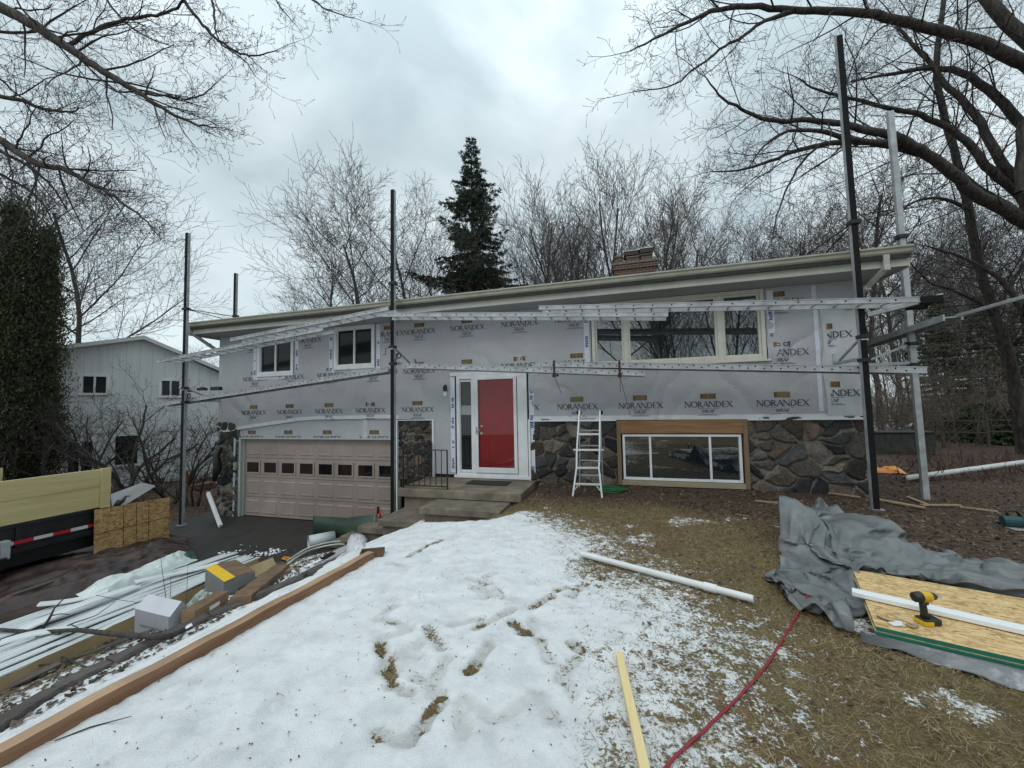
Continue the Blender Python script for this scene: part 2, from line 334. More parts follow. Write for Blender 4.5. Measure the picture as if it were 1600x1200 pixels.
dirt = ramp(noise(26, 6, .7), [(.64, (0, 0, 0)), (.72, (1, 1, 1))]); snowc = mixc(mixc(1.0, dirt, (.3, .3, .3), 'MULTIPLY'), snowc, (.22, .18, .13)); snowc = mixc(mth('MULTIPLY', sp.outputs[2], mth('ADD', noise(14, 5, .6), .15)), snowc, (.36, .34, .30))
nn = mth('ADD', mth('MULTIPLY', noise(11, 3, .6), .42), mth('MULTIPLY', noise(48, 8, .72), .58))
nn = mth('MULTIPLY', mth('SUBTRACT', nn, .34), 3.1)      # roughly 0..1
sf = N.new('ShaderNodeMapRange'); sf.inputs[1].default_value = -.05; sf.inputs[2].default_value = .10; L.new(mth('SUBTRACT', sp.outputs[0], nn), sf.inputs[0])
allc = mixc(sf.outputs[0], gm, snowc); L.new(allc, b.inputs['Base Color'])
bh = N.new('ShaderNodeMath'); bh.operation = 'ADD'; L.new(noise(45, 6, .7), bh.inputs[0]); L.new(noise(160, 3, .6), bh.inputs[1])
bp = N.new('ShaderNodeBump'); bp.inputs['Strength'].default_value = .8; bp.inputs['Distance'].default_value = .015; L.new(bh.outputs[0], bp.inputs['Height']); L.new(bp.outputs[0], b.inputs['Normal'])
gr = fastmesh('ground', np.stack([GX, GY, GZ], -1).reshape(-1, 3), Q, mg, attr={'zones': np.stack([sm.ravel(), mul.ravel(), np.clip(press/.024, 0, 1).ravel()], -1)})
tag(gr, 'winter lawn, snow and mulch', kind='structure'); del gr['label']
import bisect
def gz(x, y):
    i = min(max(bisect.bisect(gx, x)-1, 0), nx_-2); j = min(max(bisect.bisect(gy, y)-1, 0), ny_-2)
    fx = (x-gx[i])/(gx[i+1]-gx[i]); fy = (y-gy[j])/(gy[j+1]-gy[j])
    return float((GZ[i, j]*(1-fx)+GZ[i+1, j]*fx)*(1-fy)+(GZ[i, j+1]*(1-fx)+GZ[i+1, j+1]*fx)*fy)
def smat(x, y):
    i = min(max(bisect.bisect(gx, x)-1, 0), nx_-2); j = min(max(bisect.bisect(gy, y)-1, 0), ny_-2); return sm[i, j], mul[i, j]
# driveway: asphalt sheet just above the ground
dx = np.linspace(0, 1, 60); dy = np.linspace(-14, .22, 120); DX, DY = np.meshgrid(dx, dy, indexing='ij'); DX = -1.4+DX*(2.9+2.1*sstep(-3.4, -2.4, DY)+1.4)
DZ = np.maximum(hbase(DX, DY), 0)+.006
M_asph = mat('wet_asphalt', (.018, .017, .016), .55, col2=(.045, .04, .034), scale=3, bump=.4, bscale=160, ramp=(.3, .75), detail=8)
kk = np.arange(59)[:, None]*120+np.arange(119)[None, :]
drv = fastmesh('driveway', np.stack([DX, DY, DZ], -1).reshape(-1, 3), np.stack([kk, kk+120, kk+121, kk+1], -1).reshape(-1, 4), M_asph); tag(drv, kind='structure')

# ================================================================== HOUSE
H = thing('split_level_house', 'split-level house in grey house wrap with red front door, dark fieldstone base and two-car garage', 'house', (6.8, 0, 0))
HX0, HX1 = -.8, 14.38
# fieldstone walls
def stone_wall(x0, x1, z0, z1, y, seed, cell=.38, parent=H, name='stone_wall', st=.014):
    rng = np.random.default_rng(seed); xs = np.arange(x0, x1+st, st); zs = np.arange(z0, z1+st, st)
    X, Zz = np.meshgrid(xs, zs, indexing='ij')
    wx = X + .05*(fbm(X, Zz, 5, 3, seed)-.5)*2; wz = Zz + .05*(fbm(X, Zz, 5, 3, seed+5)-.5)*2
    nx, nz = int((x1-x0)/cell)+3, int((z1-z0)/(cell*.72))+3
    P = []
    for i in range(nx):
        for j in range(nz):
            if rng.random() < .14: continue
            P.append((x0+(i-1+.5*(j % 2)+rng.uniform(.05, .95))*cell, z0+(j-1+rng.uniform(.1, .9))*cell*.72))
    for _ in range(int(nx*nz*.18)): P.append((rng.uniform(x0, x1), rng.uniform(z0, z1)))
    P = np.array(P); D1 = np.full(X.shape, 9.); D2 = D1.copy(); I = np.zeros(X.shape, int)
    for i, (a, c) in enumerate(P):
        d = np.hypot((wx-a), (wz-c)*1.25); m = d < D1; D2 = np.where(m, D1, np.minimum(D2, d)); I = np.where(m, i, I); D1 = np.where(m, d, D1)
    e = D2-D1; cols = np.array([(.022, .022, .024), (.035, .034, .034), (.055, .048, .04), (.10, .085, .066), (.075, .065, .055), (.03, .028, .027), (.12, .105, .085), (.045, .045, .047), (.085, .06, .048)])
    c = cols[rng.integers(0, len(cols), len(P))]*rng.uniform(.55, 1.6, (len(P), 1)); C = c[I]; mort = (.15, .142, .13)
    k = sstep(.010, .034, e)[..., None]; C = C*(.7+.6*fbm(X, Zz, 14, 4, seed+9))[..., None]*k + np.array(mort)*(1-k)
    bul = rng.uniform(.03, .075, len(P))[I]; Yv = y - sstep(.0, .07, e)*bul - .02*(fbm(X, Zz, 12, 4, seed+3)-.5)*k[..., 0] - .012*(fbm(X, Zz, 45, 2, seed+4)-.5)
    til = rng.normal(0, .14, (len(P), 2)); Yv += ((X-P[I, 0])*til[I, 0]+(Zz-P[I, 1])*til[I, 1])*k[..., 0]
    a_, b_ = X.shape; kk = np.arange(a_-1)[:, None]*b_+np.arange(b_-1)[None, :]
    return fastmesh(name, np.stack([X, Yv, Zz], -1).reshape(-1, 3), np.stack([kk, kk+b_, kk+b_+1, kk+1], -1).reshape(-1, 4), M_stone, parent, attr={'stone': C.reshape(-1, 3)})
M_stone = bpy.data.materials.new('fieldstone'); M_stone.use_nodes = True; nt = M_stone.node_tree; N = nt.nodes; L = nt.links; b = N['Principled BSDF']; b.inputs['Roughness'].default_value = .8; b.inputs['Specular IOR Level'].default_value = .35
tc = N.new('ShaderNodeTexCoord'); a_ = N.new('ShaderNodeAttribute'); a_.attribute_name = 'stone'
L.new(mixc(1.0, a_.outputs['Color'], ramp(noise(30, 6, .7), [(.3, (.45, .45, .47)), (.7, (1.7, 1.65, 1.6))]), 'MULTIPLY'), b.inputs['Base Color'])
bp = N.new('ShaderNodeBump'); bp.inputs['Strength'].default_value = .9; bp.inputs['Distance'].default_value = .014; L.new(noise(38, 8, .75), bp.inputs['Height']); L.new(bp.outputs[0], b.inputs['Normal'])
stone_wall(8.3, 10.12, 1.12, 2.6, .02, 11); stone_wall(12.5, 14.36, 1.22, 2.6, .02, 23); stone_wall(5.0, 5.93, 1.2, 2.62, .05, 31, .22); stone_wall(-.8, -.1, 0, 2.6, .02, 43, .3)
# core behind everything (rear body of the house)
M_core = flat('sheathing', (.2, .19, .17))
MB().box(HX0, HX1, .3, 8.6, 1.0, 5.0).box(HX0, -.1, .3, 8.6, -.05, 1.0).box(4.98, HX1, .3, 8.6, .2, 1.0).build('wall', M_core, H)
# side walls with stone/wrap returns
MB().box(HX0-.02, HX0+.04, .02, 8.6, 0, 2.5).build('side_wall', M_core, H); MB().box(HX1-.04, HX1+.0, .03, 8.6, .9, 2.5).build('side_wall', M_core, H)
MB().box(8.2, 14.4, -.02, .3, .9, 1.235).build('foundation', M_con, H)
MB().box(10.12, 12.5, -.015, .1, 1.235, 1.262).build('concrete_sill', M_con, H)
# roof, soffit, fascia, gutter
M_shing = mat('asphalt_shingle', (.035, .033, .03), .9, var=.4, scale=30)
r = MB(); ex0, ex1 = -1.08, 14.74
r.prism([(-.74, 5.24), (4.2, 6.0), (9.5, 5.24), (9.5, 5.14), (4.2, 5.9), (-.74, 5.14)], 'yz', ex0, ex1)
roof = r.build('roof', M_shing, H)
MB().prism([(.28, 5.0), (8.6, 5.0), (4.2, 5.72)], 'yz', HX1-.12, HX1-.02).build('gable', M_white, H)
MB().prism([(.28, 5.0), (8.6, 5.0), (4.2, 5.72)], 'yz', HX0+.02, HX0+.12).build('gable', M_white, H)
MB().box(ex0+.02, ex1-.02, -.66, .28, 5.03, 5.05).build('soffit', M_soffit, H)
MB().box(ex0, ex1, -.68, -.655, 5.02, 5.235).box(ex0-.02, ex0, -.68, 9.4, 5.0, 5.2).box(ex1, ex1+.02, -.68, 9.4, 5.0, 5.2).build('fascia', M_cream, H)
gp = [(-.68, 5.325), (-.68, 5.20), (-.73, 5.20), (-.765, 5.235), (-.775, 5.28), (-.80, 5.30), (-.80, 5.325), (-.79, 5.325), (-.785, 5.305), (-.765, 5.285), (-.755, 5.24), (-.725, 5.21), (-.69, 5.21), (-.69, 5.325)]
MB().prism(gp, 'yz', ex0-.02, ex1+.02).box(ex0-.022, ex0-.02, -.795, -.68, 5.2, 5.32).box(ex1+.02, ex1+.022, -.795, -.68, 5.2, 5.32).build('gutter', mat('gutter_cream', (.40, .385, .31), .45, var=.08, grime=.15), H)
def downspout(pts):
    b_ = MB()
    for p, q in zip(pts[:-1], pts[1:]): b_.bar(p, q, .085, .06, up=(0, 1, .01))
    for p in pts[1:-1]: b_.obox(p, (.043, 0, 0), (0, .045, 0), (0, 0, .045))
    b_.build('downspout', M_cream, H, bevel=.012)
downspout([(14.42, -.74, 5.21), (14.42, -.72, 5.0), (14.30, -.40, 4.78), (14.22, -.06, 4.62), (14.22, -.06, 4.5)])
downspout([(-.98, -.74, 5.21), (-.98, -.72, 5.08), (-.86, -.30, 4.78), (-.78, -.08, 4.62), (-.78, -.08, 4.5)])
# ---- house wrap
OPEN = [(.58, 1.86, 3.84, 4.97), (3.12, 4.38, 3.92, 5.04), (9.66, 12.9, 3.66, 5.04), (6.52, 8.28, 1.3, 3.66)]
def wbot(x):
    return np.interp(x, [-.86, -.5, .2, 1.4, 2.0, 2.6, 4.94, 4.95, 5.97, 5.98, 6.53, 6.54, 8.26, 8.27, 14.4], [2.34, 2.33, 2.42, 2.55, 2.62, 2.65, 2.655, 2.64, 2.62, 1.36, 1.36, 1.36, 1.36, 2.58, 2.56])
def wdisp(x, z):
    x = np.asarray(x, float); z = np.asarray(z, float)
    a = .010*(fbm(x, z, 1.3, 3, 101)-.5)
    # tension folds running down from fastening points
    for cx, cz, s, ln in [(10.7, 3.45, 1, 1.1), (9.2, 3.5, -1, .9), (12.6, 3.5, -1, 1.2), (2.4, 3.7, .7, 1.1), (.0, 3.3, -1, .9), (3.6, 3.5, .5, .9), (7.7, 4.2, -2, .8), (13.4, 4.3, .9, .8)]:
        u = (x-cx)+s*(cz-z)*.9; fall = np.exp(-((cz-z-.35)/ln)**2*2)*np.exp(-((x-cx)/.9)**2)
        a = a + .062*np.abs(np.sin(u*5+9*(fbm(x, z*.5, 1.1, 3, 7)-.5)))**.8*fall*fbm(x, z, 2.2, 2, 9)
    a = a + .014*np.exp(-((z-wbot(x)-.05)/.10)**2)*(fbm(x, z, 3, 3, 55)-.2) + .006*(fbm(x*1, z*.35, 7, 3, 61)-.5)
    return -.012-np.clip(a+.008, 0, .08)
M_wrap = bpy.data.materials.new('house_wrap'); M_wrap.use_nodes = True; nt = M_wrap.node_tree; N = nt.nodes; L = nt.links; b = N['Principled BSDF']; b.inputs['Roughness'].default_value = .42; b.inputs['Specular IOR Level'].default_value = .35
tc = N.new('ShaderNodeTexCoord'); mp = N.new('ShaderNodeMapping'); mp.inputs['Scale'].default_value = (1.6, 1, .8); mp.inputs['Rotation'].default_value = (0, .6, 0); L.new(tc.outputs['Object'], mp.inputs['Vector'])
L.new(ramp(noise(.8, 6, .6), [(.35, (.40, .40, .42)), (.65, (.46, .46, .475))]), b.inputs['Base Color'])
hh = N.new('ShaderNodeMath'); hh.operation = 'ADD'; L.new(noise(3.2, 3, .5, mp.outputs[0], 1.2), hh.inputs[0]); L.new(noise(16, 3, .5), hh.inputs[1])
bp = N.new('ShaderNodeBump'); bp.inputs['Strength'].default_value = .42; bp.inputs['Distance'].default_value = .02; L.new(hh.outputs[0], bp.inputs['Height']); L.new(bp.outputs[0], b.inputs['Normal'])
M_wraplt = mat('wrap_hem', (.66, .67, .68), .5, scale=3, var=.06)
wm = MB(); xs = np.unique(np.round(np.concatenate([np.arange(HX0-.03, 14.4, .045), [14.4, 4.945, 4.955, 5.975, 5.985, 6.535, 8.265]]+[[o[0], o[1]] for o in OPEN]), 4)); nzs = 60
ztop = 5.028
for a, c in zip(xs[:-1], xs[1:]):
    mid = (a+c)/2; segs = [(float(wbot(mid)), ztop)]
    for (ox0, ox1, oz0, oz1) in OPEN:
        if ox0 < mid < ox1:
            ns = []
            for s0, s1 in segs:
                if oz0 > s0: ns.append((s0, min(s1, oz0)))
                if oz1 < s1: ns.append((max(s0, oz1), s1))
            segs = [q for q in ns if q[1]-q[0] > .01]
    for s0, s1 in segs:
        n = max(2, int((s1-s0)/.045)+1); zz = np.linspace(s0, s1, n); ea, ec = zz.copy(), zz.copy()
        if abs(s0-float(wbot(mid))) < 1e-6 and (c-a) > .02: ea[0], ec[0] = float(wbot(a+1e-4)), float(wbot(c-1e-4))
        hem = [1 if (z-float(wbot(mid))) < .075 and not (5.0 < mid < 8.26) else 0 for z in zz]
        V = [(a, float(wdisp(a, z)), z) for z in ea]+[(c, float(wdisp(c, z)), z) for z in ec]
        for i in range(n-1): wm.add([V[i], V[n+i], V[n+i+1], V[i+1]], [(0, 1, 2, 3)], hem[i])
# glyph strokes for the printing
def seg(p, q, w):
    p = np.array(p, float); q = np.array(q, float); d = q-p; d /= np.linalg.norm(d)+1e-9; n = np.array([-d[1], d[0]])*w/2
    return [p-n, q-n, q+n, p+n]
def arc(cx, cz, rx, rz, a0, a1, wt, wn, n=9):
    out = []
    for i in range(n):
        t0 = math.radians(a0+(a1-a0)*i/n); t1 = math.radians(a0+(a1-a0)*(i+1)/n)
        p = (cx+rx*math.cos(t0), cz+rz*math.sin(t0)); q = (cx+rx*math.cos(t1), cz+rz*math.sin(t1)); m = (t0+t1)/2
        out.append(seg(p, q, wn+(wt-wn)*abs(math.cos(m))))
    return out
T, S_ = .175, .09
def serif(x, z, w=.26): return [seg((x-w/2, z), (x+w/2, z), .05)]
G = {'N': ([seg((.1, 0), (.1, 1), S_), seg((.1, 1), (.85, 0), T), seg((.85, 0), (.85, 1), S_)]+serif(.1, .02)+serif(.05, .98)+serif(.85, .98), .98),
     'O': (arc(.5, .5, .43, .47, 0, 360, T, S_, 18), 1.0),
     'R': ([seg((.15, 0), (.15, 1), T), seg((.35, .47), (.8, 0), T)]+arc(.2, .74, .38, .24, 90, -90, T, S_, 8)+serif(.15, .02), .84),
     'A': ([seg((.05, 0), (.45, 1), S_), seg((.45, 1), (.88, 0), T), seg((.2, .35), (.7, .35), S_)]+serif(.05, .02, .2)+serif(.88, .02, .24), .92),
     'D': ([seg((.15, 0), (.15, 1), T)]+arc(.2, .5, .62, .47, 90, -90, T, S_, 12), .94),
     'E': ([seg((.15, 0), (.15, 1), T), seg((.1, .97), (.66, .97), S_), seg((.1, .5), (.58, .5), S_), seg((.1, .03), (.7, .03), S_)], .76),
     'X': ([seg((.05, 1), (.8, 0), T), seg((.8, 1), (.05, 0), S_)]+serif(.05, .98, .2)+serif(.8, .98, .2)+serif(.06, .02, .2)+serif(.8, .02, .2), .86),
     'W': ([seg((.03, 1), (.3, 0), T), seg((.3, 0), (.58, 1), S_), seg((.58, 1), (.86, 0), T), seg((.86, 0), (1.12, 1), S_)], 1.16),
     'P': ([seg((.15, 0), (.15, 1), T)]+arc(.2, .72, .38, .25, 90, -90, T, S_, 8)+serif(.15, .02), .76)}
def text_polys(s, h, cx, cz):
    w = sum(G[c][1] for c in s)*h; x = cx-w/2; out = []
    for c in s:
        for p in G[c][0]: out.append([(x+q[0]*h, cz-h/2+q[1]*h) for q in p])
        x += G[c][1]*h
    return out
def clip_poly(p, x0, x1, z0, z1):
    for ax, v, sg in ((0, x0, 1), (0, x1, -1), (1, z0, 1), (1, z1, -1)):
        o = []
        for i in range(len(p)):
            a, c = p[i-1], p[i]; ia = (a[ax]-v)*sg >= 0; ic = (c[ax]-v)*sg >= 0
            if ia != ic: t = (v-a[ax])/(c[ax]-a[ax]); o.append((a[0]+(c[0]-a[0])*t, a[1]+(c[1]-a[1])*t))
            if ic: o.append(tuple(c))
        p = o
        if len(p) < 3: return []
    return p
rect = lambda x0, x1, z0, z1: [(x0, z0), (x1, z0), (x1, z1), (x0, z1)]
def logo(cx, cz):
    """(polygons, ink) of one print of the wrap: emblem over NORANDEX over WRAP"""
    out = [(p, 0) for p in text_polys('NORANDEX', .116, cx, cz)]
    out += [(p, 0) for p in text_polys('WRAP', .062, cx, cz-.135)]
    out += [(rect(cx-.19, cx+.19, cz-.088, cz-.082), 0), (rect(cx-.15, cx+.15, cz-.198, cz-.19), 0), (rect(cx-.2, cx+.2, cz-.215, cz-.209), 0)]
    e = cz+.155; out += [(rect(cx-.135, cx+.135, e-.052, e+.052), 1)]
    for sgn in (-1, 1):
        out += [(p, 2) for p in [[(cx+sgn*.065+q[0], e+q[1]) for q in pp] for pp in arc(0, 0, .042, .028, 20, 340, .016, .012, 10)]]
    out += [(rect(cx-.128, cx-.112, e-.045, e+.045), 2), (rect(cx+.112, cx+.128, e-.045, e+.045), 2)]
    return out
def prints(mb, items, mat0, off=.004, clip=None, yf=wdisp, openings=OPEN):
    for li, (cx, cz) in enumerate(items):
        for p, ink in logo(cx, cz):
            if clip: p = clip_poly(p, *clip)
            if len(p) < 3: continue
            mx_, mz_ = np.mean([q[0] for q in p]), np.mean([q[1] for q in p])
            if any(o[0]-.13 < mx_ < o[1]+.13 and o[2]-.05 < mz_ < o[3]+.05 for o in openings): continue
            mb.add([(q[0], float(yf(q[0], q[1]))-off-(.0015 if ink == 2 else 0), q[1]) for q in p], [tuple(range(len(p)))], mat0+ink)
items = [(x, 2.86) for x in (.49, 1.73, 3.0, 4.23, 5.54, 6.8, 8.08, 9.33, 10.6, 11.85, 13.09)]
items += [(x, 3.79) for x in (.5, 1.77, 3.04, 4.32, 5.58, 6.83, 8.09, 9.35, 10.6, 11.85, 13.13)]
items += [(x, 4.74) for x in (.4, 2.3, 4.75, 5.6, 6.84, 8.1, 9.32, 13.1)]
sub = MB(); prints(sub, items, 2, clip=(-.8, 13.74, 2.4, 5.0)); wm.v, base = wm.v+sub.v, len(wm.v); wm.f += [tuple(base+i for i in f) for f in sub.f]; wm.m += sub.m
wm.build('house_wrap', [M_wrap, M_wraplt, M_ink, M_ochre, M_brownink], H, smooth=False, fix=False)
# overlapping strip at the right corner, the seam tape and the piece over the garage
s = MB(); ys = lambda x, z: wdisp(x, z)-.012
Px = np.linspace(13.77, 14.42, 12); Pz = np.linspace(2.62, 4.62, 40)
s.grid([[(x+.02*math.sin(z*5)*(x < 13.8), float(ys(x, z))-.004*math.sin(z*9+x*14), z) for z in Pz] for x in Px], 0)
prints(s, [(13.86, 3.02), (13.80, 4.07)], 1, clip=(13.85, 14.38, 2.6, 4.6), yf=lambda x, z: ys(x, z)-.006, openings=[])
s.build('wrap_corner_strip', [M_wraplt2 := mat('wrap_pale', (.52, .53, .54), .45, scale=3, var=.06), M_ink, M_ochre, M_brownink], H, fix=False)
s = MB(); s.grid([[(x, float(wdisp(x, z))-.006-.002*math.sin(z*30), z) for z in np.linspace(2.7, 5.0, 30)] for x in (13.66, 13.73)], 0); s.build('seam_tape', M_tape, H, fix=False)
s = MB(); s.box(-.06, 4.94, .02, .04, 2.16, 2.75, 0)
prints(s, [(.38, 2.165), (1.64, 2.165), (2.9, 2.165), (4.31, 2.165)], 2, clip=(-.05, 4.93, 2.175, 2.6), yf=lambda x, z: .018, openings=[])
s.box(3.98, 4.12, .012, .02, 2.17, 2.7, 1); s.build('garage_header_wrap', [M_wrap, M_wraplt2, M_ink, M_ochre, M_brownink], H, fix=False)
# ---- windows
M_screen = mat('screened_glass', (.012, .013, .014), .12, spec=.25, var=.3, scale=4)
def frame(mb, x0, x1, z0, z1, w, y0, y1, mi=0, wb=None):
    wb = wb or w
    mb.box(x0, x0+w, y0, y1, z0, z1, mi).box(x1-w, x1, y0, y1, z0, z1, mi).box(x0+w, x1-w, y0+.001, y1, z1-w, z1, mi).box(x0+w, x1-w, y0+.001, y1, z0, z0+wb, mi)
def tape(x, z0, z1, w=.11, y=-.03):
    t = MB(); t.box(x-w/2, x+w/2, y, y+.003, z0, z1, 0); rng = random.Random(int(x*100)); z = z0+.06
    while z < z1-.1:
        L_ = rng.choice([.10, .2, .3]); L_ = min(L_, z1-z-.02)
        for k in range(int(L_/.035)):
            if rng.random() < .85: t.box(x-w*.36*rng.uniform(.5, 1), x+w*.36*rng.uniform(.5, 1), y-.002, y, z+k*.035, z+k*.035+.024, 1)
        z += L_+rng.uniform(.12, .4)
    t.build('flashing_tape', [M_tape, M_blue], H, fix=False)
def slider(x0, x1, z0, z1, m):
    f = MB(); frame(f, x0, x1, z0, z1, .075, -.055, .06); frame(f, x0+.075, x1-.075, z0+.075, z1-.075, .03, -.035, .05); xm = (x0+x1)/2; f.box(xm-.022, xm+.022, -.04, .045, z0+.1, z1-.1)
    f.box(x0-.02, x1+.02, -.065, .02, z0-.03, z0-.001)
    fo = f.build('window', m, H, bevel=.004)
    MB().box(x0+.1, xm-.022, .015, .02, z0+.1, z1-.1).build('pane', M_screen, fo); MB().box(xm+.022, x1-.1, .005, .01, z0+.1, z1-.1).build('pane', M_screen, fo)
    MB().box(x0-.0, x1+.0, .16, .165, z0, z1).build('room_shade_sheet', M_rubber, fo)  # black sheet painted as the shade of the room behind the panes
slider(.6, 1.84, 3.86, 4.94, M_white); slider(3.14, 4.36, 3.94, 5.02, M_white)
for x, a, c in ((.5, 3.8, 4.95), (1.94, 3.8, 5.0), (3.04, 3.85, 5.0), (4.46, 3.9, 5.0), (9.57, 3.6, 4.9), (12.99, 3.58, 4.98), (6.46, 1.4, 3.6), (8.34, 1.36, 3.62)): tape(x, a, c)
MB().box(.45, 2.0, -.028, -.024, 3.76, 3.83).box(3.0, 4.5, -.028, -.024, 3.85, 3.91).build('sill_tape', M_tape, H)
# picture window, three lights, raked head trim
f = MB(); frame(f, 9.68, 12.88, 3.68, 5.02, .07, -.07, .06)
for xm, w_ in ((10.37, .09), (12.12, .10)): f.box(xm-w_/2, xm+w_/2, -.05, .06, 3.75, 4.95)
for a, c in ((9.75, 10.325), (10.415, 12.07), (12.17, 12.81)): frame(f, a, c, 3.75, 4.95, .04, -.03, .05)
f.box(9.62, 12.94, -.09, .0, 3.645, 3.679)
pw = f.build('window', M_creamlt, H, bevel=.005)
for a, c in ((9.79, 10.285), (10.455, 12.03), (12.21, 12.77)): MB().box(a, c, .01, .016, 3.79, 4.91).build('pane', M_glass, pw)
# black sheet behind the picture window, standing in for the unlit room
rm = MB(); rm.box(9.75, 12.81, .27, .29, 3.7, 5.0); rm.build('room_shade_sheet', M_rubber, pw)
# basement window in cedar surround
M_cedar = wood('cedar', (.20, .095, .04), (.34, .19, .09), 'x', 5); M_cedarv = wood('weathered_cedar', (.15, .10, .06), (.24, .17, .10), 'z', 5)
f = MB(); f.box(10.20, 12.42, -.06, .12, 2.30, 2.56, 0).box(10.12, 10.199, -.062, .12, 1.262, 2.56, 1).box(12.421, 12.5, -.062, .12, 1.262, 2.56, 1).box(10.2, 12.42, -.058, .12, 1.262, 1.36, 2)
bw = f.build('window', [M_cedar, M_cedarv, wood('sill_wood', (.26, .22, .15), (.36, .31, .22), 'x')], H, bevel=.004)
fr = MB(); frame(fr, 10.23, 12.39, 1.37, 2.28, .045, -.035, .08)
for xm in (10.76, 11.85): fr.box(xm-.02, xm+.02, -.03, .07, 1.41, 2.24)
fr.build('frame', M_white, bw, bevel=.004)
for a, c, y in ((10.275, 10.74, .02), (10.78, 11.83, .0), (11.87, 12.345, .02)): MB().box(a, c, y, y+.005, 1.41, 2.24).build('pane', M_glass, bw)
# front door with storm door and sidelight
f = MB(); frame(f, 6.56, 8.24, 1.36, 3.62, .08, -.05, .1, wb=.05); f.box(6.93, 7.02, -.048, .1, 1.41, 3.54).box(8.02, 8.16, -.046, .1, 1.41, 3.54)
f.box(6.5, 8.3, -.08, .1, 1.30, 1.359); f.box(6.40, 8.36, -.045, 0, 3.622, 3.70)
df = f.build('door_frame', M_white, H, bevel=.005)
MB().box(6.64, 6.655, -.02, .05, 1.42, 3.53).box(6.915, 6.929, -.02, .05, 1.42, 3.53).box(6.655, 6.915, -.02, .05, 3.48, 3.53).box(6.655, 6.915, -.02, .05, 1.42, 1.47).build('sidelight_frame', M_white, df)
sl_ = MB().box(6.655, 6.915, .01, .016, 1.47, 3.48); sl_.build('sidelight', M_glassb, H)
MB().box(6.66, 6.91, .002, .008, 2.72, 2.93).build('paper_notice', flat('paper', (.35, .36, .37)), H)
M_red = mat('red_paint', (.33, .010, .018), .4, scale=4, var=.12, spec=.3)
st = MB(); frame(st, 7.03, 8.01, 1.42, 3.58, .07, -.075, -.04, wb=.12); st.build('storm_door', M_white, H, bevel=.006)
rd = MB(); rd.box(7.02, 8.02, -.02, .02, 1.41, 3.59)
door = rd.build('front_door', M_red, H)
md = bpy.data.materials.new('storm_glass'); md.use_nodes = True; n_t = md.node_tree; gl_ = n_t.nodes.new('ShaderNodeBsdfGlossy'); gl_.inputs['Roughness'].default_value = .01; tr_ = n_t.nodes.new('ShaderNodeBsdfTransparent'); fr_ = n_t.nodes.new('ShaderNodeFresnel'); fr_.inputs['IOR'].default_value = 1.33; ms_ = n_t.nodes.new('ShaderNodeMixShader'); n_t.links.new(fr_.outputs[0], ms_.inputs[0]); n_t.links.new(tr_.outputs[0], ms_.inputs[1]); n_t.links.new(gl_.outputs[0], ms_.inputs[2]); n_t.links.new(ms_.outputs[0], n_t.nodes['Material Output'].inputs['Surface'])
MB().box(7.10, 7.94, -.058, -.054, 1.54, 3.51).build('storm_door_glass', md, H)
hd = MB().tube([(7.07, -.08, 2.36), (7.07, -.12, 2.36), (7.17, -.13, 2.37)], .012).tube([(7.065, -.082, 2.45), (7.065, -.082, 2.28)], .016); hd.build('handle', M_alu, H)
MB().tube([(7.17, -.02, 2.3), (7.17, -.05, 2.3)], .03).build('doorknob', flat('brass', (.6, .45, .2), .3, .8), door); MB().tube([(7.17, -.02, 2.46), (7.17, -.035, 2.46)], .025).build('deadbolt', MATS['brass'], door)
# J trims round the lower walls
t = MB(); t.box(8.26, 8.305, -.07, .0, 1.16, 2.60).box(8.305, 10.12, -.07, -.01, 2.555, 2.585).box(12.5, 14.38, -.07, -.01, 2.545, 2.57).box(4.955, 5.0, -.05, .06, .38, 2.62).box(5.93, 5.975, -.05, .06, 1.0, 2.62).box(5.0, 5.93, -.03, .05, 2.60, 2.62)
t.build('white_trim', M_white, H)
# garage door
M_gar = mat('mauve_garage_paint', (.335, .27, .24), .5, scale=2, var=.09, grime=.25); M_dk = glass('garage_glass', (.012, .01, .011), .05)
g = MB(); g.box(-.02, 4.94, .17, .2, 0.02, 2.15)
ph = 2.13/4; pw_ = 4.88/8; hole = []
for s_ in range(4):
    z0 = s_*ph
    g.box(0, 4.92, .15, .17, z0+.012, z0+ph-.004)
    for c in range(8):
        x0 = c*pw_+.05; x1 = (c+1)*pw_-.05
        if s_ == 2: frame(g, x0, x1, z0+.1, z0+ph-.07, .045, .128, .15); hole.append((x0+.045, x1-.045, z0+.145, z0+ph-.115))
        else:
            a, bb, c0, c1 = x0+.01, x1-.01, z0+.08, z0+ph-.08; i = .035
            g.add([(a, .1499, c0), (bb, .1499, c0), (bb, .1499, c1), (a, .1499, c1), (a+i, .136, c0+i), (bb-i, .136, c0+i), (bb-i, .136, c1-i), (a+i, .136, c1-i), (a+i+.03, .141, c0+i+.03), (bb-i-.03, .141, c0+i+.03), (bb-i-.03, .141, c1-i-.03), (a+i+.03, .141, c1-i-.03)],
                  [(0, 1, 5, 4), (1, 2, 6, 5), (2, 3, 7, 6), (3, 0, 4, 7), (4, 5, 9, 8), (5, 6, 10, 9), (6, 7, 11, 10), (7, 4, 8, 11), (8, 9, 10, 11)])
gd = g.build('garage_door', M_gar, H)
for h_ in hole: MB().box(h_[0], h_[1], .138, .148, h_[2], h_[3]).build('pane', M_dk, gd)
MB().box(-.02, 4.94, .12, .16, .0, .02).build('door_seal', M_rubber, gd)
t = MB(); t.box(-.16, -.02, .02, .2, 0, 2.18).box(-.22, -.16, -.02, .1, 0, 2.45).box(-.02, 4.94, .0, .16, 2.135, 2.165).box(4.90, 4.953, .02, .2, 0, 2.16).box(-.02, 0.02, .1, .17, 0, 2.13); t.build('garage_trim', mat('pale_grey_trim', (.42, .45, .44), .5, var=.05), H)
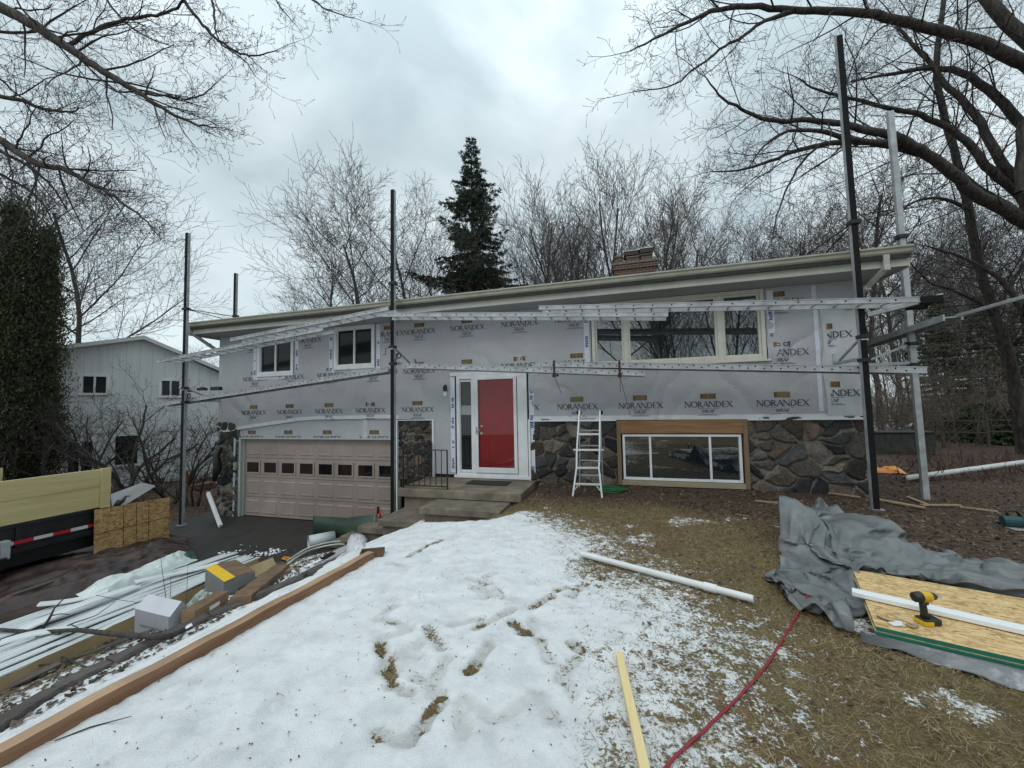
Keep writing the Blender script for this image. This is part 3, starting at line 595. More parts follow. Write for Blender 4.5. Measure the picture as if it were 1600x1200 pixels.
# wall light and box by the door
MB().box(6.24, 6.32, -.09, -.02, 3.28, 3.40).box(6.26, 6.30, -.07, -.03, 3.40, 3.43).build('door_light', M_black, H, bevel=.01)
MB().box(6.235, 6.325, -.06, -.02, 3.16, 3.27).build('utility_box', M_white, H, bevel=.01)
# chimney
CH = (10.1, 11.4, 4.6, 5.4); M_brick = bpy.data.materials.new('brick'); M_brick.use_nodes = True; nt = M_brick.node_tree; N = nt.nodes; L = nt.links; b = N['Principled BSDF']; b.inputs['Roughness'].default_value = .85
tc = N.new('ShaderNodeTexCoord'); mp = N.new('ShaderNodeMapping'); mp.inputs['Rotation'].default_value = (PI/2, 0, 0); L.new(tc.outputs['Object'], mp.inputs['Vector'])
bt = N.new('ShaderNodeTexBrick'); bt.inputs['Scale'].default_value = 1; bt.inputs['Brick Width'].default_value = .21; bt.inputs['Row Height'].default_value = .075; bt.inputs['Mortar Size'].default_value = .009
bt.inputs['Color1'].default_value = (.085, .036, .026, 1); bt.inputs['Color2'].default_value = (.14, .065, .045, 1); bt.inputs['Mortar'].default_value = (.17, .155, .14, 1)
L.new(mp.outputs[0], bt.inputs['Vector']); L.new(bt.outputs[0], b.inputs['Base Color'])
ch = MB(); ch.box(CH[0], CH[1], CH[2], CH[3], 5.6, 7.4).box(CH[0]-.04, CH[1]+.04, CH[2]-.04, CH[3]+.04, 7.24, 7.38); cho = ch.build('chimney', M_brick, H)
MB().box(CH[0]-.06, CH[1]+.06, CH[2]-.06, CH[3]+.06, 7.4, 7.47).build('chimney_cap', M_con, cho)
for x0, x1, zt, top in ((10.13, 10.36, 7.78, M_con), (10.5, 10.9, 7.72, None), (10.95, 11.3, 7.75, None)):
    fl = MB().box(x0, x1, 4.8, 5.15, 7.47, zt-.04).build('chimney_flue', M_brick, cho)
    MB().box(x0-.02, x1+.02, 4.77, 5.18, zt-.04, zt).build('flue_cap', M_con, fl)
    if top is None:
        MB().box(x0-.08, x1+.03, 4.75, 5.2, zt+.03, zt+.17).build('flue_hood', mat('dark_brick_cap', (.06, .04, .035), .8), fl)
        MB().box(x0-.08, x1+.03, 4.74, 5.21, zt+.17, zt+.185).build('snow_cap', M_snow, fl)
# ================================================================== PORCH AND STEPS
po = MB(); po.box(5.85, 8.42, -1.36, -.0, 1.13, 1.29).box(5.95, 8.36, -1.28, -.0, .2, 1.13)
porch = po.build('concrete_porch', mat('porch_concrete', (.20, .165, .12), .8, scale=3, var=.35, bump=.3, bscale=50, grime=.55), None, bevel=.012); tag(porch, 'weathered concrete porch slab under the red front door', 'porch')
stp = [(6.7, 8.22, -2.0, -1.12, 1.12, .62), (5.85, 6.85, -2.02, -1.05, .86, .3), (5.22, 5.95, -1.78, -.80, .62, .05), (4.72, 5.3, -1.66, -.75, .36, 0), (4.3, 4.78, -1.5, -.72, .16, -.02)]
ST = thing('front_steps', 'run of worn concrete slabs stepping down from the porch to the driveway', 'steps', (6, -1.5, .5))
for x0, x1, y0, y1, zt, zb in stp:
    MB().box(x0, x1, y0, y1, zt-.12, zt).box(x0+.06, x1-.04, y0+.06, y1-.04, zb-.2, zt-.12).build('step', M_con, ST, bevel=.012)
# ================================================================== SCAFFOLD
def pump_pole(x, y, zb, zt, label, lean=(0, 0), face=-1):
    P_ = thing('scaffold_pole', label, 'scaffold pole', (x, y, zb), 'aluminium scaffold poles round the house')
    a = np.array([x, y, zb]); c = np.array([x+lean[0], y+lean[1], zt])
    MB().bar(a, c, .088, .07, up=(0, 1, 0)).build('post', M_alu, P_)
    MB().bar(a+np.array([0, face*.042, 0]), c+np.array([0, face*.042, 0]), .078, .012, up=(0, 1, 0)).build('rubber_facing', M_rubber, P_)
    MB().box(x-.09, x+.09, y-.07, y+.07, zb-.01, zb+.02).build('foot_plate', M_alu, P_)
    return P_
p1 = pump_pole(-.75, -.95, .006, 7.7, 'pale scaffold pole standing on the driveway left of the garage, crossed by the ladder ends', (-.05, 0))
p2_ = pump_pole(5.48, -.95, .62, 7.76, 'black-faced scaffold pole standing on the steps between garage door and red door', (.02, 0))
p3_ = pump_pole(13.94, -.95, 1.2, 8.86, 'tallest black-faced scaffold pole in front of the right house corner', (-.05, 0))
p4_ = pump_pole(15.2, .15, 1.1, 8.2, 'grey scaffold pole beside the right gable end, behind the black one', (0, .15), 1)
p5_ = pump_pole(-1.62, 1.05, 0, 7.35, 'shorter grey scaffold pole rising behind the left end of the roof')
def roof_brace(P_, x, y, z, ends):
    b_ = MB(); b_.box(x-.075, x+.075, y-.07, y+.06, z-.03, z+.03)
    for e in ends: b_.tube([(x, y, z), e], .011, 6)
    b_.build('roof_brace', M_black, P_)
roof_brace(p1, -.79, -.95, 5.64, [(-.5, .6, 5.48), (.6, .3, 5.44)]); roof_brace(p2_, 5.49, -.95, 5.65, [(5.1, .5, 5.48), (5.9, .5, 5.48)])
roof_brace(p3_, 13.92, -.95, 5.72, [(13.4, .3, 5.46), (13.95, .6, 5.5)]); roof_brace(p4_, 15.2, .25, 5.81, [(14.6, .7, 5.5), (14.66, .1, 5.42)]); roof_brace(p5_, -1.6, 1.05, 5.95, [(-1.0, 1.6, 5.6), (-1.0, .8, 5.5)])
def jack(x, y, z, label, s=1, ax='y', crank=True):
    J = thing('pump_jack', label, 'pump jack', (x, y, z-.35), 'pump jacks clamped on the poles')
    w = (lambda a, b_, c: (x+a, y+b_, z+c)) if ax == 'y' else (lambda a, b_, c: (x-b_, y+a, z+c))
    b_ = MB()
    for q in (.04, -.33): b_.obox(w(0, 0, q), (.062, 0, 0), (0, .062, 0), (0, 0, .028))
    b_.bar(w(-.056, -.0, -.33), w(-.056, 0, .04), .02, .05).bar(w(.056, 0, -.33), w(.056, 0, .04), .02, .05)
    b_.build('jack_frame', M_black, J)
    a = MB(); a.bar(w(0, .05, -.30), w(0, .92, -.30), .05, .05).bar(w(0, .07, .02), w(0, .75, -.27), .03, .03).bar(w(0, .9, -.30), w(0, .9, -.12), .04, .04, up=(0, 1, 0)); a.build('jack_arm', M_alu, J)
    MB().box(x-.05, x+.05, y-.068, y-.058, z-.02, z+.0).build('clip', M_aluw, J)
    if crank:
        c = MB(); c.tube([w(-.06, -.03, .02), w(-.16, -.03, .02), w(-.165, -.03, -.12), w(-.22, -.03, -.13)], .009, 6); c.build('crank_handle', M_black, J)
        th = np.linspace(0, 2*PI, 14); c = MB(); c.tube([w(.14+.055*math.cos(t), .0, -.16+.055*math.sin(t)) for t in th], .014, 6, cap=False).tube([w(.06, 0, -.3), w(.1, 0, -.2), w(.14, 0, -.1)], .01, 6); c.build('winch_wheel', M_black, J)
    return J
jack(5.48, -.95, 4.2, 'black pump jack with crank on the middle pole beside the upper wrap'); jack(-.76, -.95, 3.5, 'black pump jack on the left pole in front of the neighbouring house')
jack(13.93, -.95, 3.84, 'black pump jack on the tall right-hand pole above the lower plank', crank=False); jack(15.2, .2, 3.82, 'black pump jack with open arm on the grey gable-end pole', ax='x')
MB2 = MB()
def rail(mb, a, c, h, th=.026, holes=.305, yface=-1, double=False, mi=0):
    a = np.array(a, float); c = np.array(c, float); L_ = np.linalg.norm(c-a); t = (c-a)/L_; fwd = np.array([0, 0, 1.]); sd = np.cross(t, fwd); sd /= np.linalg.norm(sd); up = np.cross(sd, t)
    mb.bar(a, c, th*.5, h, mi=mi); o = sd*th*.35*1
    for k in (-1, 1): mb.bar(a+up*k*(h/2-.006), c+up*k*(h/2-.006), th, .012, mi=mi)
    if holes:
        n = int(L_/holes)
        for i in range(n):
            for j in ((0,) if not double else (0, 1)):
                p = a+t*((i+.5+.45*j)*holes) + up*(h*.16*(1 if j else -1) if double else 0)
                for sgn in (-1, 1):
                    q = p+sd*sgn*(th*.25+.002); r_ = .014
                    mb.add([q+t*r_*math.cos(u)+up*r_*math.sin(u) for u in np.arange(6)*PI/3], [(0, 1, 2, 3, 4, 5)], 1)
    return t, sd, up
def scaffold_ladder(label, sects, wdt=.34):
    """extension ladder laid flat: each section (near rail start, near rail end)"""
    a0 = sects[0][0]; T_ = thing('extension_ladder', label, 'ladder', a0, 'extension ladders laid flat along the upper scaffold')
    for i, (a, c) in enumerate(sects):
        a = np.array(a); c = np.array(c); off = np.array([0, wdt-.03*i, 0])
        r1 = MB(); t, sd, up = rail(r1, a, c, .082); r1.build('side_rail', [M_aluw, M_rubber], T_, fix=False)
        r2 = MB(); rail(r2, a+off, c+off, .082); r2.build('side_rail', [M_aluw, M_rubber], T_, fix=False)
        L_ = np.linalg.norm(c-a); n = int(L_/.305)
        for k in range(n):
            p = a+(c-a)*((k+.5)*.305/L_); MB().tube([p, p+off], .0165, 8).build('rung', M_aluw, T_, smooth=False)
    return T_
YU = -1.37
scaffold_ladder('extension ladder slanting up along the left half of the eaves from over the neighbour house', [(Yp(245, 565, YU), Yp(505, 514, YU)), (Yp(360, 533, YU)+np.array([0, 0, .03]), Yp(607, 484, YU)+np.array([0, 0, .03]))])
scaffold_ladder('extension ladder running level under the eaves above the red door', [(Yp(598, 492, YU), Yp(1044, 491, YU))])
scaffold_ladder('extension ladder crossing in front of the picture window top and the right house corner', [(Yp(842, 481, YU+.02), Yp(1440, 468, YU+.02))])
b_ = MB(); q = Yp(1455, 468, YU+.02); b_.obox(q, (.13, 0, 0), (0, .03, 0), (0, 0, .055)); q2 = q+np.array([0, .3, -.02]); b_.obox(q2, (.13, 0, 0), (0, .03, 0), (0, 0, .055)); b_.bar(q+np.array([.1, 0, 0]), q2+np.array([.1, 0, 0]), .03, .05)
tag(b_.build('ladder_rope_sling', M_rubber, None, bevel=.01), 'black sling at the right end of the upper ladder, level with the eaves corner', 'sling')
def plank(label, a, c, y0=-.86, w=.34, h=.105, wear=M_aluw):
    a = np.array(a); c = np.array(c); T_ = thing('scaffold_plank', label, 'scaffold plank', a, 'aluminium planks on the lower scaffold')
    r1 = MB(); rail(r1, a, c, h, .03, .24, double=True); r1.build('side_rail', [M_aluw, M_rubber], T_, fix=False)
    off = np.array([0, w, 0]); r2 = MB(); rail(r2, a+off, c+off, h, .03, .24, double=True); r2.build('side_rail', [M_aluw, M_rubber], T_, fix=False)
    m = (a+c)/2+off/2; d = c-a; L_ = np.linalg.norm(d); t = d/L_; up = np.cross(np.array([0, 1, 0]), -t); up /= np.linalg.norm(up)
    dk = MB()
    for k in range(5): dk.obox(m+off*(k-2)/5.2, t*L_/2, (0, w/11.5, 0), up*.012, 0)
    dk.build('deck', M_alu, T_, fix=False); return T_
YL = -.86
plank('aluminium plank sloping up under the two small upper windows to the middle pole', Yp(242, 633, YL), Yp(607, 577, YL))
plank('aluminium plank over the red door, lower one of the overlapping pair', Yp(626, 571, YL), Yp(1008, 583, YL))
plank('aluminium plank under the picture window, upper one of the overlapping pair', Yp(836, 571, YL+.0)+np.array([0, 0, .03]), Yp(1448, 580, YL)+np.array([0, 0, .02]))
T_ = thing('gable_plank', 'aluminium plank jutting out past the right gable toward the street', 'scaffold plank', (15.2, -1.8, 4.1))
for xx in (15.08, 15.3):
    r1 = MB(); a = np.array([xx, -.75, 4.13]); c = np.array([xx, 2.0, 4.0]); mb = MB(); mb.bar(a, c, .026, .10); mb.build('side_rail', M_alu, T_)
MB().obox((15.19, .62, 4.075), (.10, 0, 0), (0, 1.35, -.06), (0, 0, .012)).build('deck', M_alu, T_)
tag(MB().bar((15.22, -2.3, 4.16), (15.26, -.72, 4.15), .04, .05).build('projecting_pole', M_aluw, None, bevel=.008), 'thin pale rail end poking in from the right at eaves height', 'scaffold rail')
b_ = MB(); b_.bar((14.02, -.95, 4.22), (14.75, -1.30, 4.36), .07, .07)
tag(b_.build('bench_bracket', M_aluw, None, bevel=.008), 'short metal bracket beside the tall pole under the upper ladder end', 'bracket')
b_ = MB()
rngj = random.Random(3)
tools = [((293, 610), 'flat dark hand tool lying on the left end of the lower plank'), ((316, 607), 'dark tool pouch on the lower plank between two other tools'), ((338, 606), 'dark tool box on the lower plank nearest the house corner')]
for i, ((px, py), lb) in enumerate(tools):
    q = Yp(px, py, -.7); q[2] = q[2]-.02; m = MB(); m.obox(q, (.10+.02*i, .01, 0), (0, .05, 0), (0, .0, .022+.012*i)).obox(q+np.array([.02, 0, .035]), (.05, 0, 0), (0, .03, 0), (0, 0, .018))
    tag(m.build('hand_tool', M_black, None, bevel=.008), lb, 'tool', 'tools left on the lower plank')
def strap(px, z0, z1, m, label, tails):
    x = px; s_ = MB()
    s_.box(x-.018, x+.018, YL-.03, YL-.02, z0, z1).box(x-.018, x+.018, YL-.03, YL+.38, z1, z1+.008).box(x-.018, x+.018, YL-.03, YL+.38, z0-.008, z0).box(x-.018, x+.018, YL+.37, YL+.378, z0, z1).box(x-.035, x+.035, YL-.045, YL-.02, z0-.05, z0+.02)
    for a in tails: s_.tube([(x+a[0]*t, YL-.03+.01*math.sin(t*5), z0-.03-a[1]*t) for t in np.linspace(0, 1, 8)], .005, 5)
    tag(s_.build('ratchet_strap', m, None), label, 'strap')
qx = Yp(866, 575, YL); strap(qx[0], 3.49, 3.76, M_black, 'black strap tying the overlapping planks, with a thin tail over the wrap', [(.13, .34)])
qx = Yp(968, 575, YL); strap(qx[0], 3.44, 3.70, mat('dark_red_webbing', (.06, .008, .012), .8), 'dark red strap tying the planks in front of the picture window', [(.0, .30), (.16, .72)])
# ================================================================== STANDING LADDER
LT = thing('step_ladder', 'white aluminium folding ladder standing against the fieldstone right of the red door', 'ladder', (9.6, -1.1, 1.23))
M_lad = mat('ladder_metal', (.62, .63, .64), .4, .35, var=.06, scale=12, grime=.12)
zf = lambda x, y: gz(x, y)
def LP(px, py, k): return Yp(px, py, -1.15+k*.4)
KP = [(0, 895, 778, 941, 778), (.34, 901, 731, 936, 731), (.52, 901.5, 703, 937, 703), (1, 905.5, 642, 937.5, 642)]
Ls = [LP(a, b, k) for k, a, b, c, d in KP]; Rs = [LP(c, d, k) for k, a, b, c, d in KP]
Ls[0][2] = Rs[0][2] = 1.235; Ls[0][0] -= .0
for side in (Ls, Rs):
    m = MB()
    for p, q in zip(side[:-1], side[1:]): m.bar(p, q, .03, .06, up=(0, 1, 0))
    m.build('side_rail', M_lad, LT, bevel=.004)
for py, k in ((656, .88), (678, .71), (703, .52), (730, .34), (758, .15)):
    kk = np.interp(k, [0, .34, .52, 1], [0, 1, 2, 3]); i = int(min(kk, 2)); f_ = kk-i
    p = Ls[i]*(1-f_)+Ls[i+1]*f_; q = Rs[i]*(1-f_)+Rs[i+1]*f_
    m = MB(); m.bar(p, q, .05, .034)
    if abs(k-.52) < .01: m.bar(p-np.array([.07, -.02, 0]), q+np.array([.07, .02, 0]), .05, .022)
    m.build('rung', M_lad, LT, bevel=.003)
for side, sg in ((Ls, 1), (Rs, -1)):
    p = side[0]+(side[1]-side[0])*.2; MB().bar(p, p+np.array([sg*.12, .03, .14]), .015, .02).build('brace', M_lad, LT)
    back = [side[3]+np.array([0, .03, -.03]), np.array([side[0][0]+sg*.03, -.32, 1.2])]
    MB().bar(back[0], back[1], .022, .045, up=(0, 1, 0)).build('rear_rail', M_alu, LT)
    MB().obox(side[3]+np.array([-sg*.03, 0, -.03]), (.02, 0, 0), (0, .03, 0), (0, 0, .035)).build('hinge_cap', M_rubber, LT)
for z_ in (1.5, 1.8, 2.1, 2.4):
    f_ = (z_-1.2)/(Ls[3][2]-1.2); yb = -.32*(1-f_)+(-.72)*f_; xl = Ls[0][0]+.03+(Ls[3][0]-Ls[0][0]-.03)*f_; xr = Rs[0][0]-.03+(Rs[3][0]-Rs[0][0]+.03)*f_
    MB().bar((xl, yb, z_), (xr, yb, z_), .03, .025).build('rear_rung', M_alu, LT)
# ================================================================== PORCH RAILING, MAT, HOSE
M_iron = mat('rusty_iron', (.012, .010, .009), .6, col2=(.06, .025, .012), scale=14, ramp=(.5, .75))
RL = thing('porch_railing', 'black wrought iron railing with rusty foot on the left porch corner', 'railing', (5.95, -1.3, 1.29))
def railing(p, q, z0, z1, n, posts=True):
    p = np.array(p); q = np.array(q); m = MB()
    for z in (z0+.06, z1): m.bar((*p, z), (*q, z), .028, .018)
    m.build('handrail', M_iron, RL)
    for i in range(n+1):
        c = p+(q-p)*i/n; w = .022 if i in (0, n) else .012
        MB().bar((*c, z0 if i in (0, n) else z0+.06), (*c, z1), w, w, up=(0, 1, 0)).build('baluster', M_iron, RL)
railing((5.93, -1.30), (6.92, -1.30), 1.29, 2.06, 8); railing((5.93, -1.28), (5.93, -.08), 1.29, 2.10, 8)
mt = MB(); mt.box(7.05, 7.95, -.74, -.32, 1.294, 1.306); tag(mt.build('door_mat', mat('black_ribbed_mat', (.018, .018, .018), .9, scale=40), None), 'thin black doormat on the porch slab below the red door', 'doormat')
th = np.linspace(0, 2*PI*5, 110); rg = np.random.default_rng(5); base = on(955, 770)
pts = [(base[0]+(.17+.07*math.sin(t*.37+1))*math.cos(t)*1.5+.05*math.sin(t*.61), -.62+(.16+.05*math.sin(t*.53))*math.sin(t), 1.25+.012*(t/6)+.02*math.sin(t*1.3)**2) for t in th]
tag(MB().tube(pts, .009, 6).build('garden_hose', flat('green_hose', (.01, .12, .035), .4), None, smooth=True), 'coiled bright green hose on the soil right of the standing ladder', 'hose')
# ================================================================== FOREGROUND LAWN OBJECTS
def lift(p, d): p = np.array(p); return p+np.array([0, 0, d])
# long boxed beam along the snow edge
M_bt = mat('brown_board_lit_top', (.30, .175, .10), .75, scale=9, col2=(.46, .30, .19), stretch=(1, .12, 1), bump=.3, grime=.35); M_bs = mat('brown_board_shaded_side', (.15, .07, .035), .75, scale=9, col2=(.30, .155, .085), stretch=(1, .12, 1), bump=.3)  # one brown board; light from above painted in as paler top, darker sides
def pile_beam(pa, pb, w, h, name, label, cat, m, split=None):
    pa = np.array(pa, float); pb = np.array(pb, float); n = 24; t = (pb-pa)/np.linalg.norm(pb-pa); sd = np.cross(t, (0, 0, 1.)); sd /= np.linalg.norm(sd); mb = MB()
    R_ = []
    for i in range(n+1):
        c = pa+(pb-pa)*i/n + sd*.006*math.sin(i*.9); up = np.array([0, 0, 1.]); j = .004*math.sin(i*1.7)
        R_.append([c-sd*w/2+up*j, c+sd*w/2+up*j, c+sd*(w/2+.004)+up*(h*.47), c+sd*w/2+up*(h+j), c-sd*w/2+up*(h+j)])
    R_ = np.array(R_)
    for i in range(n):
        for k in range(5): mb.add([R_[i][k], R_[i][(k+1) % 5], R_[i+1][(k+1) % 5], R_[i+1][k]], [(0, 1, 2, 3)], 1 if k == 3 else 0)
    mb.add(R_[0], [(0, 1, 2, 3, 4)]); mb.add(R_[-1], [(0, 1, 2, 3, 4)])
    return tag(mb.build(name, m, None), label, cat)
pa = on(580, 876); pb = on(22, 1190); pb = pb+(pb-pa)/np.linalg.norm(pb-pa)*.9
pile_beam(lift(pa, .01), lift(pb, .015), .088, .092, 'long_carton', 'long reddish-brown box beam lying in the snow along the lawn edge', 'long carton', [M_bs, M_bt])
# crumpled cardboard at its far end
def crate(c, ax, L_, W_, H_, m, name, label, cat, open_=False, tilt=0, flaps=None, par=None):
    c = np.array(c, float); ax = np.array([math.cos(ax), math.sin(ax), 0]); ay = np.array([-ax[1], ax[0], 0]); az = np.array([0, 0, 1.]);
    if tilt: az = np.array([ax[0]*math.sin(tilt), ax[1]*math.sin(tilt), math.cos(tilt)]); ax = np.cross(ay, az)
    t = .006; mb = MB(); mb.obox(c+az*t/2, ax*L_/2, ay*W_/2, az*t/2)
    for s in (-1, 1):
        mb.obox(c+az*H_/2+ax*s*(L_/2-t/2), ax*t/2, ay*W_/2, az*H_/2); mb.obox(c+az*H_/2+ay*s*(W_/2-t/2), ax*(L_/2-t), ay*t/2, az*(H_/2-.001))
    if not open_: mb.obox(c+az*H_, ax*L_/2, ay*W_/2, az*t/2)
    o = mb.build(name, m, None); tag(o, label, cat); return o, c, ax, ay, az
M_card = mat('cardboard', (.27, .17, .095), .85, scale=5, var=.14, bump=.1); M_cardd = mat('damp_cardboard', (.16, .10, .06), .85, scale=6, var=.25, bump=.15)
c = on(582, 872); crate(lift(c, .01), .5, .26, .17, .08, M_cardd, 'cardboard_scrap', 'torn brown cardboard scrap at the far end of the long box beam', 'cardboard', True)
def crumple(name, P00, P10, P01, P11, m, label, cat, amp=.05, sc=5, seed=0, nu=44, nv=30, hump=0, th=.003, edge=.3, kind=None, su=1.0):
    P00, P10, P01, P11 = [np.array(p, float) for p in (P00, P10, P01, P11)]; G_ = np.zeros((nu, nv, 3)); u = np.linspace(0, 1, nu)[:, None]; v = np.linspace(0, 1, nv)[None, :]
    for k in range(3): G_[..., k] = P00[k]*(1-u)*(1-v)+P10[k]*u*(1-v)+P01[k]*(1-u)*v+P11[k]*u*v
    U = np.broadcast_to(u, (nu, nv)); V = np.broadcast_to(v, (nu, nv)); L1 = np.linalg.norm(P10-P00); L2 = np.linalg.norm(P01-P00)
    wu = U*L1*su+.25*fbm(U*L1, V*L2, 2, 3, seed+3); wv = V*L2+.25*fbm(U*L1, V*L2, 2, 3, seed+8)
    r = 1-np.abs(2*fbm(wu, wv, sc, 2, seed)-1); r2 = 1-np.abs(2*fbm(wu, wv, sc*2.3, 2, seed+11)-1)
    e = np.minimum(np.minimum(U, 1-U), np.minimum(V, 1-V)); ee = edge+(1-edge)*sstep(0, .18, e)
    G_[..., 2] += (amp*(r**2.2)+amp*.35*(r2**2))*ee + hump*np.sin(PI*U)**.6*np.sin(PI*V)**.7
    G_[..., 0] += .5*amp*(fbm(wu, wv, sc*.8, 3, seed+21)-.5)*2; G_[..., 1] += .5*amp*(fbm(wu, wv, sc*.8, 3, seed+31)-.5)*2
    hb = hbase(G_[..., 0], G_[..., 1])+.012; G_[..., 2] = np.maximum(G_[..., 2], hb)
    o = MB().grid(G_).build(name, m, None, smooth=True, solid=th); md = o.modifiers.new('sub', 'SUBSURF'); md.levels = 1; md.render_levels = 1
    tag(o, label, cat, kind=kind); return o
M_bag = mat('white_plastic_bag', (.55, .54, .57), .45, scale=14, col2=(.72, .72, .74), var=.1, ramp=(.42, .5))
o = crumple('crumpled_bag', lift(on(538, 868), .0), lift(on(572, 868), 0), lift(on(545, 845), .1), lift(on(575, 848), .1), M_bag, 'crumpled white printed bag by the far end of the long box beam', 'bag', .07, 9, 4, 26, 26, .08)
# white pipe, yellow stick, red hose
def ground_tube(pix, r, k=10, n=60, dz=0):
    P_ = np.array([on(*p) for p in pix]); s = np.r_[0, np.cumsum(np.linalg.norm(np.diff(P_[:, :2], axis=0), axis=1))]; t = np.linspace(0, s[-1], n)
    try_x = np.interp(t, s, P_[:, 0]); try_y = np.interp(t, s, P_[:, 1])
    for _ in range(6): try_x[1:-1] = (try_x[:-2]+2*try_x[1:-1]+try_x[2:])/4; try_y[1:-1] = (try_y[:-2]+2*try_y[1:-1]+try_y[2:])/4
    return np.array([(x, y, gz(x, y)+r+dz) for x, y in zip(try_x, try_y)])
a, c = on(908, 873), on(1178, 946); a[2] = gz(a[0], a[1])+.045; c[2] = gz(c[0], c[1])+.05; t = (c-a)/np.linalg.norm(c-a)
PV = MB().tube([a, c], .029, 20); pv = PV.build('white_pipe', mat('pvc', (.70, .70, .68), .4, var=.05, scale=8, grime=.15), None, smooth=False); tag(pv, 'long white plastic drain pipe lying across the patchy lawn', 'pipe')
q = a+(c-a)*.80; MB().tube([q-t*.055, q-t*.05, q+t*.05, q+t*.055], [.029, .036, .036, .029], 20).build('coupling', MATS['pvc'], pv)
a, c = on(968, 1038), on(1003, 1199); c = a+(c-a)*1.35; a[2] = gz(a[0], a[1])+.035; c[2] = gz(c[0], c[1])+.035
tag(MB().bar(a, c, .045, .036).build('wooden_stick', wood('fresh_pine', (.62, .47, .2), (.75, .6, .32), 'y', 5), None, bevel=.003), 'pale yellow pine stake lying on the thin snow at the bottom edge', 'stake')
pts = ground_tube([(1262, 938), (1245, 965), (1228, 995), (1205, 1035), (1175, 1075), (1130, 1120), (1085, 1165), (1048, 1199), (1015, 1240)], .0075, dz=.006); pts[0][2] += .03
tag(MB().tube(pts, .0075, 8).build('air_hose', flat('red_hose', (.26, .015, .03), .45), None, smooth=True), 'red air hose snaking over the grass from under the grey tarp', 'hose')
# twig on the snow
tag(MB().tube([lift(on(85, 1167), .03), lift(on(140, 1147), .035), lift(on(205, 1128), .03)], [.003, .004, .002], 5).build('twig', M_black, None), 'thin bare twig lying on the snow beside the long box beam', 'twig')
# ---- OSB stack, trim board and drill
ZT = 1.42
fl = Zp(1343, 972, ZT); bl = Zp(1351, 893, ZT); d_ = np.array([.947, -.32, 0]); d_ /= np.linalg.norm(d_); n_ = np.array([.32, .947, 0]); n_ /= np.linalg.norm(n_)
W_ = 1.05; L_ = 2.44; cen = (fl+bl)/2 + d_*L_/2
ang = math.atan2(d_[1], d_[0]); M_osb = osbmat('osb_face'); M_green = flat('green_sealed_edge', (.015, .17, .12), .6)
OS = thing('osb_stack', 'stack of new strand board sheets with green edges half wrapped in the grey tarp', 'board stack', cen, None); OS.rotation_euler = (0, 0, ang)
for k in range(4):
    m = MB(); j = .006*math.sin(k*2.3); zc = ZT-.0065-k*.0145-cen[2]
    v = []; m.box(-L_/2+j, L_/2+j, -W_/2+j*.7, W_/2+j*.7, zc-.0063, zc+.0063)
    m.m = [0, 0, 1, 1, 1, 1]; o = m.build('osb_sheet', [M_osb, M_green], None); o.parent = OS
def on_osb(px, py, z=0): return Zp(px, py, ZT+z)
a = on_osb(1331, 925, .02); c = on_osb(1600, 985, .02); c = a+(c-a)*2.2
tag(MB().bar(lift(a, .003), lift(c, .003), .085, .034).build('trim_board', mat('white_trim_board', (.78, .8, .81), .4, var=.03), None, bevel=.004), 'long white trim board laid across the strand board stack', 'trim board')
# drill
dp = on_osb(1448, 975, 0); DR = thing('cordless_drill', 'yellow and black cordless drill standing on its battery on the strand board', 'drill', dp)
M_yel = flat('tool_yellow', (.62, .36, .012), .4); M_tblk = flat('tool_black', (.02, .018, .015), .5)
dr = _r*1.0; dr = np.array([dr[0], dr[1], 0]); dr /= np.linalg.norm(dr); df_ = np.array([-dr[1], dr[0], 0])
def D_(a, b_, z): return dp + dr*a + df_*b_ + np.array([0, 0, z])
m = MB(); m.obox(D_(.012, 0, .022), dr*.055, df_*.036, (0, 0, .020)); m.build('battery', M_tblk, DR, bevel=.006)
m = MB(); m.obox(D_(-.018, 0, .016), dr*.03, df_*.039, (0, 0, .014)); m.build('battery_side', M_yel, DR, bevel=.004)
m = MB(); m.obox(D_(.055, 0, .03), dr*.012, df_*.03, (0, 0, .012)); m.build('belt_clip', M_alu, DR, bevel=.003)
gp_ = [D_(-.005, 0, .035), D_(-.012, 0, .08), D_(-.016, 0, .12), D_(-.012, 0, .15)]; m = MB(); m.tube(gp_, [.026, .020, .019, .022], 10); m.build('grip', M_tblk, DR, smooth=True)
m = MB(); m.obox(D_(.014, 0, .135), dr*.006, df_*.006, (0, 0, .014)); m.build('trigger', M_tblk, DR, bevel=.002)
m = MB(); m.tube([D_(-.075, 0, .172), D_(-.07, 0, .172), D_(-.03, 0, .175), D_(-.028, 0, .175)], [.018, .03, .033, .033], 14); m.build('motor_housing', M_tblk, DR, smooth=True)
m = MB(); m.tube([D_(-.028, 0, .175), D_(.02, 0, .175), D_(.035, 0, .175)], [.034, .034, .028], 14); m.build('gear_housing', M_yel, DR, smooth=True)
m = MB(); m.tube([D_(.035, 0, .175), D_(.045, 0, .175), D_(.065, 0, .175), D_(.078, 0, .175)], [.026, .025, .02, .01], 12); m.build('chuck', M_tblk, DR, smooth=True)
m = MB(); m.tube([D_(.078, 0, .175), D_(.12, 0, .175)], .0035, 6); m.build('drill_bit', M_alu, DR)
